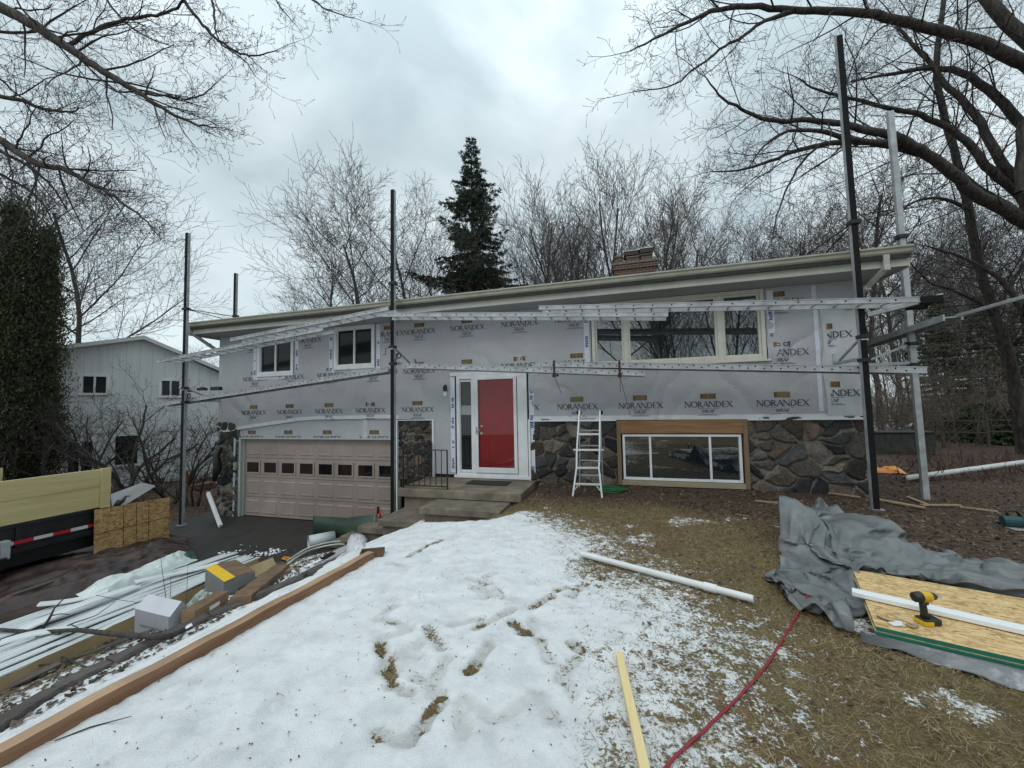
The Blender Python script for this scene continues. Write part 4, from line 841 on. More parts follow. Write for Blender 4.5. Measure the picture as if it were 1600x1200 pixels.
# small things on the sheets
p = on_osb(1400, 975, .01)
m = MB(); m.obox(p, dr*.035, df_*.02, (0, 0, .006)).obox(p+dr*.03+df_*.01, dr*.02, df_*.012, (0, 0, .01)); tag(m.build('screw_packet', M_white, None, bevel=.003), 'small white packet lying left of the drill on the strand board', 'packet')
p = on_osb(1388, 970, .008); m = MB(); m.tube([p+df_*.06-dr*.02, p+df_*.02-dr*.012, p, p-df_*.02+dr*.02], .006, 6); tag(m.build('knife', M_cardd, None), 'brown folding knife handle left of the white packet', 'knife')
p = on_osb(1424, 977, .012); m = MB(); m.tube([p+dr*.02*math.cos(t)+df_*.018*math.sin(t) for t in np.linspace(0, 5.8, 12)], .008, 6).obox(p+dr*.02, dr*.02, df_*.012, (0, 0, .009)); tag(m.build('tan_glove', mat('tan_leather', (.36, .27, .15), .8), None), 'crumpled tan scrap between the white packet and the drill', 'scrap')
# clear plastic skirt below the stack front
a0 = fl+np.array([0, 0, -.065]); fr_ = [fl+d_*s-n_*(.0)+np.array([0, 0, -.052]) for s in (0, 2.6)]; ft = [on(1345, 1004), on(1600, 1082)]
ft2 = ft[0]+(ft[1]-ft[0])/np.linalg.norm(ft[1]-ft[0])*2.8
M_plas = mat('grey_plastic_sheet', (.17, .18, .19), .35, scale=9, var=.2, bump=.35, bscale=16, col2=(.42, .44, .46), ramp=(.55, .72))
gridp = np.zeros((70, 9, 3))
for i in range(70):
    u = i/69
    for j in range(9):
        v = j/8; p = (fr_[0]*(1-u)+fr_[1]*u)*(1-v)+(ft[0]*(1-u)+ft2*u)*v
        z = fr_[0][2]*(1-v)**1.0+(gz(p[0], p[1])+.008)*v; gridp[i, j] = (p[0], p[1], max(z+.012*math.sin(u*60+v*4)*v, gz(p[0], p[1])+.006))
o = MB().grid(gridp).build('plastic_sheet', M_plas, None, smooth=True, solid=.002); tag(o, 'grey plastic ground sheet showing under the front of the board stack', 'plastic sheet')
# ---- grey tarp: small cloth relaxation over a heap
def tarp_sim():
    nu, nv = 92, 46
    cols = [(0, on(1212, 925), on(1226, 806)), (.17, on(1250, 962), on(1286, 800)), (.34, on(1334, 996), on(1345, 826)), (.46, Zp(1352, 893, ZT+.01), on(1420, 856)), (.62, Zp(1400, 901, ZT+.01), on(1480, 872)), (.8, Zp(1500, 918, ZT+.01), on(1540, 882)), (1.0, Zp(1610, 937, ZT+.01)+d_*.9, on(1620, 896)+d_*1.1)]
    us = [c_[0] for c_ in cols]; A = np.array([c_[1] for c_ in cols]); B = np.array([c_[2] for c_ in cols]); U = np.linspace(0, 1, nu); V = np.linspace(0, 1, nv)
    a = np.stack([np.interp(U, us, A[:, k]) for k in range(3)], -1); c_ = np.stack([np.interp(U, us, B[:, k]) for k in range(3)], -1)
    P_ = a[:, None]*(1-V)[None, :, None]+c_[:, None]*V[None, :, None]
    pk = on(1243, 850)[:2]; pk2 = on(1330, 850)[:2]; pk3 = on(1400, 872)[:2]
    def support(x, y):
        h = hbase(x, y)+.015
        m = .50*np.exp(-(((x-pk[0])/.26)**2+((y-pk[1])/.30)**2)) + .26*np.exp(-(((x-pk2[0])/.33)**2+((y-pk2[1])/.22)**2)) + .15*np.exp(-(((x-pk3[0])/.35)**2+((y-pk3[1])/.16)**2))
        # standing roll behind the sheets
        s = (x-bl[0])*d_[0]+(y-bl[1])*d_[1]; t = (x-bl[0])*n_[0]+(y-bl[1])*n_[1]
        m = np.maximum(m, .17*np.exp(-((t-.17)/.10)**2)*sstep(0, .4, s))
        h = h+m
        st_ = (s > -.02) & (s < 2.46) & (t < .02) & (t > -W_-.03); return np.where(st_, np.maximum(h, ZT+.012), h)
    rg = np.random.default_rng(12)
    U2, V2 = np.meshgrid(U, V, indexing='ij'); rl = 1+.42*sstep(.5, .3, U2)+.14
    P_[..., 2] = support(P_[..., 0], P_[..., 1])+.04+.10*fbm(U2*4, V2*2, 3, 3, 8); P_ += rg.normal(0, .004, P_.shape)
    C = []
    def add(i0, i1, axis):
        pass
    rest = lambda A_, B_, f: np.linalg.norm((A_-B_)[..., :2], axis=-1)*f
    P0 = P_.copy(); prs = []
    sl = [((slice(0, -1), slice(None)), (slice(1, None), slice(None)), 1), ((slice(None), slice(0, -1)), (slice(None), slice(1, None)), 1), ((slice(0, -1), slice(0, -1)), (slice(1, None), slice(1, None)), 1), ((slice(0, -1), slice(1, None)), (slice(1, None), slice(0, -1)), 1)]
    for s0, s1, _ in sl: prs.append((s0, s1, rest(P0[s0], P0[s1], (rl[s0]+rl[s1])/2)))
    bend = [((slice(0, -3), slice(None)), (slice(3, None), slice(None))), ((slice(None), slice(0, -3)), (slice(None), slice(3, None)))]
    vel = np.zeros_like(P_)
    for it in range(260):
        prev = P_.copy(); P_ = P_+vel*.92; P_[..., 2] -= .0022
        for _ in range(7):
            ss = (P_[..., 0]-bl[0])*d_[0]+(P_[..., 1]-bl[1])*d_[1]; tt = (P_[..., 0]-bl[0])*n_[0]+(P_[..., 1]-bl[1])*n_[1]; push = np.where((U2 > .42) & (ss > .0), np.maximum(.015-tt, 0), 0); P_[..., 0] += push*n_[0]; P_[..., 1] += push*n_[1]
            for s0, s1, r0 in prs:
                dlt = P_[s1]-P_[s0]; ln = np.linalg.norm(dlt, axis=-1)+1e-9; k = (.26*(ln-r0)/ln)[..., None]*dlt; P_[s0] += k; P_[s1] -= k
            for s0, s1 in bend:
                dlt = P_[s1]-P_[s0]; ln = np.linalg.norm(dlt, axis=-1)+1e-9; mn = .070; k = (.08*np.minimum(ln-mn, 0)/ln)[..., None]*dlt; P_[s0] += k; P_[s1] -= k
            hs = support(P_[..., 0], P_[..., 1]); P_[..., 2] = np.maximum(P_[..., 2], hs)
            # keep the outline where it lies
            for sl_ in ((slice(None), 0), (0, slice(None)), (slice(None), -1)):
                P_[sl_][..., :2] += (P0[sl_][..., :2]-P_[sl_][..., :2])*.12
        vel = np.clip((P_-prev)*.9, -.02, .02)
    return P_
TP = tarp_sim()
uu_, vv_ = np.meshgrid(np.linspace(0, 4.4, TP.shape[0]), np.linspace(0, 1.6, TP.shape[1]), indexing='ij')
gu, gv = np.gradient(TP, axis=0), np.gradient(TP, axis=1); nr_ = np.cross(gu, gv); nr_ /= np.linalg.norm(nr_, axis=-1)[..., None]+1e-9; nr_ *= np.sign(nr_[..., 2:3]+1e-6)
cre = (1-np.abs(2*fbm(uu_+.3*fbm(uu_, vv_, 2, 2, 4), vv_*1.3, 2.6, 2, 71)-1))**7*.050+(1-np.abs(2*fbm(uu_*1.2, vv_, 6, 2, 72)-1))**5*.020; TP = TP+nr_*cre[..., None]
M_tarp = mat('grey_tarp', (.10, .107, .107), .36, scale=5, var=.12, bump=.5, bscale=11, col2=(.165, .175, .176), ramp=(.35, .65), spec=.5, grime=.12)
o = MB().grid(TP).build('grey_tarp', M_tarp, None, smooth=True, solid=.004); md = o.modifiers.new('sub', 'SUBSURF'); md.levels = 1; md.render_levels = 1
tag(o, 'crumpled grey tarpaulin heaped up beside and behind the strand board stack', 'tarpaulin')
# ---- right side yard things
m = MB(); a = Zp(1415, 747, 1.22); c = Zp(1600, 722, 1.35); c = a+(c-a)*1.5; a = a; tag(m.tube([a, c], .055, 12).build('white_pole', mat('pale_pole', (.55, .56, .53), .5, var=.06), None, smooth=True), 'long pale pole resting above the mulch on the right, one end on the orange bag', 'pole')
q = on(1393, 741); o = crumple('orange_bag', q+np.array([-.45, .05, 0]), q+np.array([.3, -.05, 0]), q+np.array([-.45, .35, 0]), q+np.array([.25, .3, 0]), mat('orange_plastic', (.75, .22, .025), .45, scale=6, col2=(.85, .40, .12), var=.1), 'crumpled orange plastic bag on the mulch behind the scaffold poles', 'bag', .10, 5, 9, 24, 18, .07)
for i, (x0, y0, x1, y1, w, lb) in enumerate([(1372, 783, 1445, 797, .07, 'pale board scrap on the mulch, nearest the tall black pole'), (1418, 779, 1452, 793, .05, 'short split board leaning at the foot of the grey pole'), (1440, 792, 1500, 793, .06, 'broken plank on the mulch right of the grey pole'), (1290, 772, 1345, 780, .03, 'thin lath lying by the foundation at the right house corner'), (1180, 785, 1240, 792, .02, 'thin stick in the bed below the right fieldstone wall'), (1500, 795, 1560, 803, .03, 'narrow weathered lath furthest right on the mulch')]):
    a, c = lift(on(x0, y0), .03), lift(on(x1, y1), .035); tag(MB().bar(a, c, w, .022).build('board_scrap', wood('scrap_wood_%d' % i if i < 2 else 'scrap_wood', (.24, .17, .1), (.4, .3, .2), 'x') if i < 3 else MATS['scrap_wood'], None, bevel=.002), lb, 'board', 'wood scraps on the mulch')
q = on(1585, 825); SW = thing('circular_saw', 'dark teal corded power saw lying on the mulch at the right edge', 'power saw', q)
m = MB(); m.tube([q+np.array([-.12, 0, .09]), q+np.array([.06, -.03, .09])], .07, 14); m.build('motor_housing', flat('teal_plastic', (.012, .06, .065), .5), SW, smooth=False, bevel=.01)
m = MB(); m.tube([q+np.array([.08, -.05, .10]), q+np.array([.10, -.055, .10])], .10, 22); m.build('blade_guard', M_aluw, SW, smooth=False)
m = MB(); m.obox(q+np.array([.05, -.1, .015]), (.17, 0, 0), (0, .07, 0), (0, 0, .004)); m.build('base_plate', M_aluw, SW)
m = MB(); m.tube([q+np.array([-.06, 0, .15]), q+np.array([-.05, .02, .22]), q+np.array([.05, .02, .22]), q+np.array([.07, 0, .15])], .016, 8); m.build('handle', M_black, SW, smooth=True)
# ================================================================== TRAILER
M_trb = mat('trailer_black_paint', (.009, .009, .010), .4, var=.3, scale=4); M_sb = wood('new_sideboard', (.46, .37, .17), (.58, .49, .26), 'y', 2.2)
TRX = 1.0
TR = thing('dump_trailer', 'black dump trailer with tall new pine sideboards at the left edge', 'trailer', (0, -5, 0))
m = MB()
m.box(TRX-.045, TRX, -7.4, -3.52, 1.20, 1.57, 0); m.build('sideboard', M_sb, TR, bevel=.004)
MB().box(TRX-.044, TRX+.002, -7.4, -3.52, 1.573, 1.89).build('sideboard', M_sb, TR, bevel=.004)
MB().box(TRX-.02, TRX+.045, -3.52, -3.38, 1.18, 1.90).build('corner_board', M_sb, TR, bevel=.004)
MB().box(-.95, -.905, -7.4, -3.95, 1.2, 1.93).build('sideboard', M_sb, TR, bevel=.004)
m = MB(); m.box(-.95, TRX-.01, -7.4, -3.40, .74, .80).box(TRX-.06, TRX-.005, -7.4, -3.40, .80, 1.19).box(-.95, -.9, -7.4, -3.4, .8, 1.19).box(TRX-.03, TRX+.03, -7.4, -3.38, 1.14, 1.195).box(TRX-.03, TRX+.03, -7.4, -3.38, .74, .82).box(-.95, TRX, -3.46, -3.40, .74, 1.15)
for y in (-3.45, -4.5, -5.6, -6.7): m.box(TRX-.03, TRX+.03, y-.04, y+.04, .80, 1.16)
m.build('trailer_bed', M_trb, TR, bevel=.006)
MB().box(-.8, TRX-.12, -7.4, -3.5, .50, .74).build('chassis', M_trb, TR, bevel=.01)
y = -3.46; k = 0; wd = {0: flat('red_reflector', (.42, .012, .02), .35), 1: flat('white_reflector', (.55, .55, .55), .35)}
while y > -6.6:
    L_ = .22; MB().box(TRX+.031, TRX+.034, y-L_, y, .88, .935).build('reflective_strip', wd[k % 2], TR); y -= L_; k += 1
MB().box(TRX-.25, TRX+.16, -5.95, -5.91, .66, .93).box(TRX-.05, TRX+.16, -5.95, -4.66, .70, .74).build('fender', M_trb, TR, bevel=.01)
MB().box(TRX+.0, TRX+.12, -4.72, -4.62, .70, .98).build('bracket', M_aluw, TR, bevel=.006)
for yy in (-5.05, -5.85):
    n = 28; th = np.linspace(0, 2*PI, n, endpoint=False); prof = [(.18, -.10), (.30, -.115), (.345, -.10), (.355, 0), (.345, .10), (.30, .115), (.18, .10)]
    V = [(TRX-.02+w_, yy+r_*math.cos(t), .36+r_*math.sin(t)) for r_, w_ in prof for t in th]; Fc = [(i*n+j, i*n+(j+1) % n, (i+1)*n+(j+1) % n, (i+1)*n+j) for i in range(6) for j in range(n)]
    wh = MB().add(V, Fc).build('wheel', M_rubber, TR, smooth=True)
    MB().tube([(TRX-.1, yy, .36), (TRX+.02, yy, .36), (TRX+.03, yy, .36)], [.185, .185, .07], 24).build('rim', M_alu, wh)
# white sheet sticking out behind the trailer
m = MB(); a, c = (TRX-.05, -3.36, 1.38), (.55, -2.35, 1.62)
P_ = [Xp(173, 772, .95), Xp(222, 754, .8), Xp(242, 758, .7), Xp(190, 790, .9), Xp(175, 788, .95)]
m.add([tuple(p) for p in P_]+[tuple(p-np.array([.0, 0, .035])) for p in P_], [(0, 1, 2, 3, 4), (9, 8, 7, 6, 5)]+[(i, i+5, (i+1) % 5+5, (i+1) % 5) for i in range(5)])
tag(m.build('vinyl_offcut', M_white, None, bevel=.004), 'bent white siding offcut sticking out behind the trailer', 'siding offcut')
p = Xp(192, 783, .96); tag(MB().tube([p+np.array([0, -.1, -.08]), p+np.array([0, -.05, .0]), p, p+np.array([0, .05, .08]), p+np.array([0, .12, .07])], [.05, .05, .03, .015, .008], 7).build('bungee_hook', M_black, None, smooth=True), 'black hook and strap over the white offcut behind the trailer', 'strap')
# gridded OSB board leaning on the trailer corner
OB = thing('osb_board', 'gridded strand board sheet standing upright at the rear corner of the trailer', 'board', (1.12, -3, 0))
q = [Xp(148, 797, 1.08), Xp(265, 777, 1.08)]; y0, y1 = q[0][1], q[1][1]; zt0, zt1 = q[0][2], q[1][2]
m = MB(); m.add([(1.12, y0, .02), (1.12, y1, .02), (1.08, y1, zt1), (1.08, y0, zt0), (1.106, y0, .02), (1.106, y1, .02), (1.066, y1, zt1), (1.066, y0, zt0)], [(0, 1, 2, 3), (7, 6, 5, 4), (0, 4, 5, 1), (1, 5, 6, 2), (2, 6, 7, 3), (3, 7, 4, 0)])
M_osb2 = osbmat('osb_weathered')
for nd in M_osb2.node_tree.nodes:
    if nd.type == 'VALTORGB':
        for e in nd.color_ramp.elements: e.color = (e.color[0]*.72, e.color[1]*.66, e.color[2]*.6, 1)
    if nd.type == 'MAPPING': nd.inputs['Scale'].default_value = (30, 14, 26)
m.build('board', M_osb2, OB)
m = MB()
for f in (.35, .52, .69): m.bar((1.123-.04*.02, y0+(y1-y0)*f, .02), (1.083, y0+(y1-y0)*f, zt0+(zt1-zt0)*f), .009, .004, up=(0, 1, 0))
for z in (.38, .74): f = z/1.15; xx = 1.122-.04*f; m.bar((xx, y0, z), (xx, y1, z*1.0), .004, .009)
m.build('scored_lines', flat('dark_line', (.05, .03, .015)), OB)
# ================================================================== DEBRIS ALONG THE DRIVEWAY EDGE
# long cartons with white siding panels on top
SC = thing('siding_cartons', 'long open cartons of white siding panels lying along the driveway edge', 'siding carton', (4, -4.8, 0))
A0, A1 = Zp(402, 873, .42), Zp(345, 867, .42); B0, B1 = Zp(0, 1058, .47), Zp(0, 977, .42)
B0 = A0+(B0-A0)*1.12; B1 = A1+(B1-A1)*1.12
zb = lambda p: max(0.0, float(hbase(p[0], p[1])))
M_sw = mat('siding_white', (.66, .69, .70), .35, var=.08, scale=3, grime=.10, stretch=(1, .3, 1))
for q_ in (0,):
    MB().grid([[A0*(1-u)*(1-v)+B0*u*(1-v)+A1*(1-u)*v+B1*u*v-np.array([0, 0, .03]) for v in np.linspace(0, 1, 6)] for u in np.linspace(0, 1, 12)]).build('siding_panel', M_sw, SC, solid=.004)
npan = 11; rg = random.Random(8)
for k in range(npan):
    f0, f1 = k/npan, (k+1.03)/npan; e0 = rg.uniform(-.10, .04); e1 = rg.uniform(-.1, .1); dz = rg.uniform(-.006, .016)
    rows = []
    for i in range(25):
        u = e0*.3+(1-e0*.3)*i/24
        p0 = A0*(1-u)+B0*u; p1 = A1*(1-u)+B1*u; sag = .02*math.sin(u*7+k)+dz
        prof = [(0, 0), (.02, .014), (.45, .008), (.48, -.006), (.52, .010), (.96, .004), (1, -.012)]
        rows.append([(p0*(1-(f0+(f1-f0)*w_))+p1*(f0+(f1-f0)*w_))+np.array([0, 0, h_+sag]) for w_, h_ in prof])
    MB().grid(rows).build('siding_panel', M_sw, SC, solid=.004)
m = MB(); n = 16; cs = []
for i in range(n+1):
    u = i/n; p = A0*(1-u)+B0*u; z0 = float(hbase(p[0], p[1])); cs.append([p+np.array([.02, 0, .01*math.sin(i*2.1)]), np.array([p[0]+.05, p[1], min(z0+.02, p[2]-.14)-.1*0])])
m.grid(cs); m.build('carton_side', mat('tan_carton', (.36, .26, .14), .8, var=.15, scale=3, bump=.1), SC, solid=.008)
p = A0; q_ = A1; m = MB(); m.add([tuple(A0), tuple(A1), (A1[0], A1[1], .02), (A0[0]+.03, A0[1], .02)], [(0, 1, 2, 3)]); m.build('carton_end', MATS['tan_carton'], SC, solid=.008)
for i, (x0, y0, x1, y1, w_, lb) in enumerate([(30, 985, 215, 915, .16, 'loose white siding strip lying askew over the middle of the cartons'), (0, 1010, 120, 975, .14, 'loose white siding strip at the lower left, under the thick dead branch'), (210, 915, 340, 878, .13, 'loose white siding strip near the far end of the cartons'), (60, 948, 170, 925, .12, 'short white siding offcut beside the white plastic film')]):
    a, c = Zp(x0, y0, .50), Zp(x1, y1, .50); t = (c-a)/np.linalg.norm(c-a); sd = np.cross(t, (0, 0, 1.)); n = 10
    rows = [[a+(c-a)*k/n+sd*w_*v+np.array([0, 0, h_+.035*math.sin(k/n*PI+i)+.01*i]) for v, h_ in ((-.5, -.012), (-.46, .004), (-.03, .006), (0, -.006), (.04, .008), (.46, .004), (.5, -.012))] for k in range(n+1)]
    tag(MB().grid(rows).build('siding_strip', M_sw, None, solid=.003), lb, 'siding strip', 'loose white siding strips')
# second long tan carton nearer the boxes, opened flap
a, c = on(432, 905), on(350, 945)
a = Zp(430, 880, .45); m = MB(); P_ = [Zp(386, 887, .52), Zp(426, 871, .52), Zp(436, 893, .34), Zp(392, 925, .34)]
m.poly([tuple(p) for p in P_]); o = m.build('carton_flap', MATS['tan_carton'], None, solid=.008); tag(o, 'upright tan carton flap behind the yellow-lidded box', 'carton flap')
a, c = on(440, 896), on(375, 950); a[2] += .03; c[2] += .03
tag(MB().bar(lift(a, .05), lift(c, .05), .22, .10).build('dark_tray', M_cardd, None, bevel=.01), 'flat damp cardboard tray between the yellow-lidded box and the pipes', 'cardboard tray')
# boxes, each located from the pixels of its corners on a vertical plane
def pbox(name, label, cat, bl_, br_, tl_, depth_dir, depth, mats, zlift=0, group=None):
    """bl_, br_: pixels of the two lower front corners on the ground; tl_: pixel above bl_ giving the height"""
    p0, p1 = on(*bl_, zlift), on(*br_, zlift); n = np.array([-(p1-p0)[1], (p1-p0)[0], 0]); n /= np.linalg.norm(n)
    d = ray(*tl_); t = np.dot(p0-CAM, n)/np.dot(d, n); h = (CAM+d*t)[2]-p0[2]; n = n if np.dot(n[:2], (p0-CAM)[:2]) > 0 else -n
    z = min(p0[2], p1[2])-.01; h = h+.01; m = MB(); v = [(*p0[:2], z), (*p1[:2], z), (*(p1+n*depth)[:2], z), (*(p0+n*depth)[:2], z)]; v += [(x_, y_, z+h) for x_, y_, z_ in v]
    m.add(v, [(0, 1, 5, 4), (1, 2, 6, 5), (2, 3, 7, 6), (3, 0, 4, 7), (0, 3, 2, 1), (4, 5, 6, 7)]); m.m = [0, 0, 0, 0, 0, 1]
    o = m.build(name, mats, None, bevel=.004); tag(o, label, cat, group); return o, np.array(v), n, h
M_gbox = mat('grey_print_carton', (.20, .20, .205), .75, var=.1, scale=6); M_ybox = flat('yellow_print', (.70, .43, .01), .6)
M_wbox = mat('white_carton', (.52, .53, .56), .7, var=.05)
def vz(base, px, py):
    d = ray(px, py); t = np.hypot(*(np.array(base)[:2]-CAM[:2]))/np.hypot(d[0], d[1]); return CAM[2]+t*d[2]
f1_ = on(320, 933); f2 = on(349, 937); f2[2] = f1_[2]; far = on(398, 914); d2 = far-f2; d2[2] = 0; L2 = np.linalg.norm(d2); d2 /= L2; wv = f2-f1_
CT = thing('tool_carton', 'grey carton with a yellow printed lid among the debris by the driveway', 'box', f1_)
zA = max(vz(f1_, 321, 905), vz(f2, 348, 909)); rb0 = f1_+d2*.14; rb1 = f2+d2*.14; zR_ = min(vz(rb0, 330, 885), vz(rb1, 356, 886))+.015; bb = f2+d2*L2; bb0 = f1_+d2*L2; zF = vz(bb, 398, 893)
P3 = lambda p, z: (p[0], p[1], z)
MB().add([P3(f1_, f1_[2]-.03), P3(f2, f1_[2]-.03), P3(f2, zA), P3(f1_, zA)], [(0, 1, 2, 3)]).build('front_panel', M_gbox, CT, solid=.004)
for p, q, c, nm in ((f2, rb1, bb, 'side_panel'), (f1_, rb0, bb0, 'side_panel')):
    MB().add([P3(p, p[2]-.03), P3(c, p[2]-.03), P3(c, zF), P3(q, zR_-.006), P3(p, zA)], [(0, 1, 2, 3, 4)]).build(nm, M_gbox, CT, solid=.004)
MB().add([P3(f1_-wv*.03, zA), P3(f2+wv*.03, zA), P3(rb1+wv*.03, zR_), P3(rb0-wv*.03, zR_)], [(0, 1, 2, 3)]).build('yellow_flap', M_ybox, CT, solid=.005)
MB().add([P3(rb0, zR_), P3(rb1, zR_), P3(bb, zF+.01), P3(bb0, zF+.01)], [(0, 1, 2, 3)]).build('lid', M_cardd, CT, solid=.005)
# printed patches, black with yellow bars
def patch(p, ux, nrm, w_, h_, m_, name, par):
    p = np.array(p); ux = ux/np.linalg.norm(ux); mb = MB(); q = p+nrm*.006; mb.add([q-ux*w_/2-np.array([0, 0, h_/2]), q+ux*w_/2-np.array([0, 0, h_/2]), q+ux*w_/2+np.array([0, 0, h_/2]), q-ux*w_/2+np.array([0, 0, h_/2])], [(0, 1, 2, 3)]); q = q+nrm*.002
    mb.mi = 1
    for k in range(5): c0 = q+ux*w_*(-.36+.18*k); mb.add([c0-ux*w_*.05-np.array([0, 0, h_*.28]), c0+ux*w_*.05-np.array([0, 0, h_*.28]), c0+ux*w_*.05+np.array([0, 0, h_*.28]), c0-ux*w_*.05+np.array([0, 0, h_*.28])], [(0, 1, 2, 3)])
    mb.build(name, [M_black, M_ybox], par, fix=False)
nA = np.cross(wv, (0, 0, 1)); nA /= np.linalg.norm(nA); nA = nA if np.dot(nA, CAM-f1_) > 0 else -nA
nB = np.cross(d2, (0, 0, 1)); nB /= np.linalg.norm(nB); nB = nB if np.dot(nB, CAM-f2) > 0 else -nB
patch(f1_+wv*.68+np.array([0, 0, (zA-f1_[2])*.38]), wv, nA, .07, .05, 0, 'printed_label', CT); patch(f2+d2*L2*.6+np.array([0, 0, (zF-f2[2])*.55]), d2, nB, .12, .055, 0, 'printed_label', CT)
# small cardboard box with a white label, and the white carton
o, v, n, h = pbox('cardboard_box', 'small brown cardboard box with a white label in front of the yellow-lidded carton', 'box', (304, 975), (357, 945), (298, 955), 1, .16, [M_card, M_cardd])
uu = v[1]-v[0]; c_ = v[0]+uu*.55-n*.006+np.array([0, 0, h*.6]); ux = uu/np.linalg.norm(uu)
MB().add([c_-ux*.07-np.array([0, 0, .022]), c_+ux*.07-np.array([0, 0, .022]), c_+ux*.07+np.array([0, 0, .022]), c_-ux*.07+np.array([0, 0, .022])], [(0, 1, 2, 3)]).build('paper_label', M_white, o)
g1 = on(210, 993); g2 = on(263, 987); g2[2] = g1[2]; wv2 = g2-g1; n2 = np.cross(wv2, (0, 0, 1)); n2 /= np.linalg.norm(n2); n2 = n2 if np.dot(n2[:2], (g1-CAM)[:2]) > 0 else -n2
WB = thing('white_carton', 'white and pale grey carton with sloping lid next to the dead branch', 'box', g1)
zT = max(vz(g1, 209, 975), vz(g2, 264, 964)); t1, t2_ = g1+n2*.12, g2+n2*.12; zU = .5*(vz(t1, 202, 949)+vz(t2_, 257, 939))+.02; k1, k2 = g1+n2*.17, g2+n2*.17
MB().add([P3(g1, g1[2]-.04), P3(g2, g1[2]-.04), P3(g2, zT), P3(g1, zT)], [(0, 1, 2, 3)]).build('front_panel', M_gbox2 := mat('pale_grey_carton', (.33, .33, .36), .7, var=.06), WB, solid=.005)
MB().add([P3(g1-wv2*.03, zT), P3(g2+wv2*.03, zT), P3(t2_, zU), P3(t1, zU)], [(0, 1, 2, 3)]).build('lid', M_wbox, WB, solid=.005)
for p, t, k_ in ((g1, t1, k1), (g2, t2_, k2)): MB().add([P3(p, p[2]-.04), P3(k_, p[2]-.04), P3(k_, zU-.07), P3(t, zU-.006), P3(p, zT)], [(0, 1, 2, 3, 4)]).build('side_panel', M_gbox2, WB, solid=.005)
MB().add([P3(t1, zU), P3(t2_, zU), P3(k2, zU-.07), P3(k1, zU-.07)], [(0, 1, 2, 3)]).build('rear_flap', M_gbox2, WB, solid=.005)
c_ = g1+wv2*.5+np.array([0, 0, (zT-g1[2])*.45])-n2*.006; MB().add([c_-wv2*.32-np.array([0, 0, .012]), c_+wv2*.36-np.array([0, 0, .012]), c_+wv2*.36+np.array([0, 0, .012]), c_-wv2*.32+np.array([0, 0, .012])], [(0, 1, 2, 3)]).build('printed_band', M_gbox, WB)
# dark edging timbers along the bank
M_tie = mat('weathered_timber', (.045, .038, .036), .9, scale=5, col2=(.12, .10, .095), stretch=(1, .25, 1), bump=.5, bscale=30, ramp=(.3, .75))
tp = [(655, 813), (575, 850), (478, 905), (400, 938), (325, 970), (253, 1004), (169, 1045), (84, 1088), (-20, 1155)]
T3 = [on(*p) for p in tp]
for i, (a, c) in enumerate(zip(T3[:-1], T3[1:])):
    lbs = ['weathered edging timber beside the lower concrete steps', 'dark edging timber between the steps and the crumpled bag', 'dark edging timber under the bent white pipes', 'dark edging timber below the yellow-lidded carton', 'dark edging timber beside the small cardboard box', 'dark edging timber below the white carton', 'dark edging timber left of the long box beam, half snowed over', 'dark edging timber reaching the lower left corner']
    d = (c-a)/np.linalg.norm(c-a); a2 = a+d*.01; c2 = c-d*.01
    n = 10; rows = []; sd = np.cross(d, (0, 0, 1.)); rr = random.Random(i)
    for k in range(n+1):
        q = a2+(c2-a2)*k/n; zz = max(gz(q[0], q[1]), float(hbase(q[0], q[1]))); top = a2[2]+(c2[2]-a2[2])*k/n; w_ = .075
        pr = [(-w_, -.06), (-w_, .055), (-w_*.8, .075), (w_*.8, .075), (w_, .055), (w_, -.06)]
        rows.append([q+sd*(x_+rr.uniform(-.006, .006))+np.array([0, 0, z_+rr.uniform(-.006, .006)]) for x_, z_ in pr])
    mb = MB().grid(rows); mb.poly(rows[0]); mb.poly(rows[-1]); tag(mb.build('edging_timber', M_tie, None), lbs[i], 'timber', 'edging timbers along the bank')
# brown tarp, white and green plastic
M_btarp = mat('brown_tarp', (.016, .010, .009), .45, scale=3, var=.35, bump=.15, bscale=9, col2=(.065, .036, .03), spec=.5)
def Zh(px, py, z): p = Zp(px, py, z); return p
crumple('brown_tarp', Zh(-60, 1000, .25), Zh(300, 872, .22), Zh(-60, 905, .05), Zh(290, 838, .05), M_btarp, 'dark brown tarp heaped between the trailer and the white siding', 'tarpaulin', .16, 3.0, 3, 120, 60, .14, su=.28)
crumple('dark_tarp_heap', Zh(-70, 905, .05), Zh(130, 880, .05), Zh(-70, 870, 0), Zh(125, 862, 0), mat('reddish_tarp', (.07, .025, .02), .35, scale=3, var=.4, bump=.2, bscale=10, col2=(.16, .07, .06)), 'reddish tarp folds in front of the trailer wheel', 'tarpaulin', .10, 3, 13, 50, 24, .08)
M_wpl = mat('white_film', (.50, .56, .54), .25, scale=3, var=.1, bump=.2, bscale=14, col2=(.66, .70, .69), spec=.6)
crumple('plastic_film', Zh(130, 950, .42), Zh(310, 876, .42), Zh(118, 930, .50), Zh(285, 862, .5), M_wpl, 'crumpled white plastic film draped over the back of the siding cartons', 'plastic film', .09, 4, 5, 80, 30, .06, su=.4)
crumple('green_bag', Zh(235, 893, .45), Zh(308, 872, .45), Zh(225, 884, .40), Zh(300, 861, .40), mat('green_film', (.008, .07, .045), .3, scale=5, var=.3, bump=.2, bscale=14), 'green plastic bag beneath the white film', 'plastic bag', .05, 6, 25, 40, 20, .03)
q = on(318, 945); crumple('clear_bag', q+np.array([-.16, -.12, .0]), q+np.array([.10, -.1, 0]), q+np.array([-.12, .12, .05]), q+np.array([.12, .12, .05]), mat('clear_film', (.16, .2, .17), .2, scale=16, var=.3, bump=.2, col2=(.42, .46, .42)), 'crumpled clear plastic bag behind the small cardboard box', 'plastic bag', .06, 9, 35, 26, 26, .09)
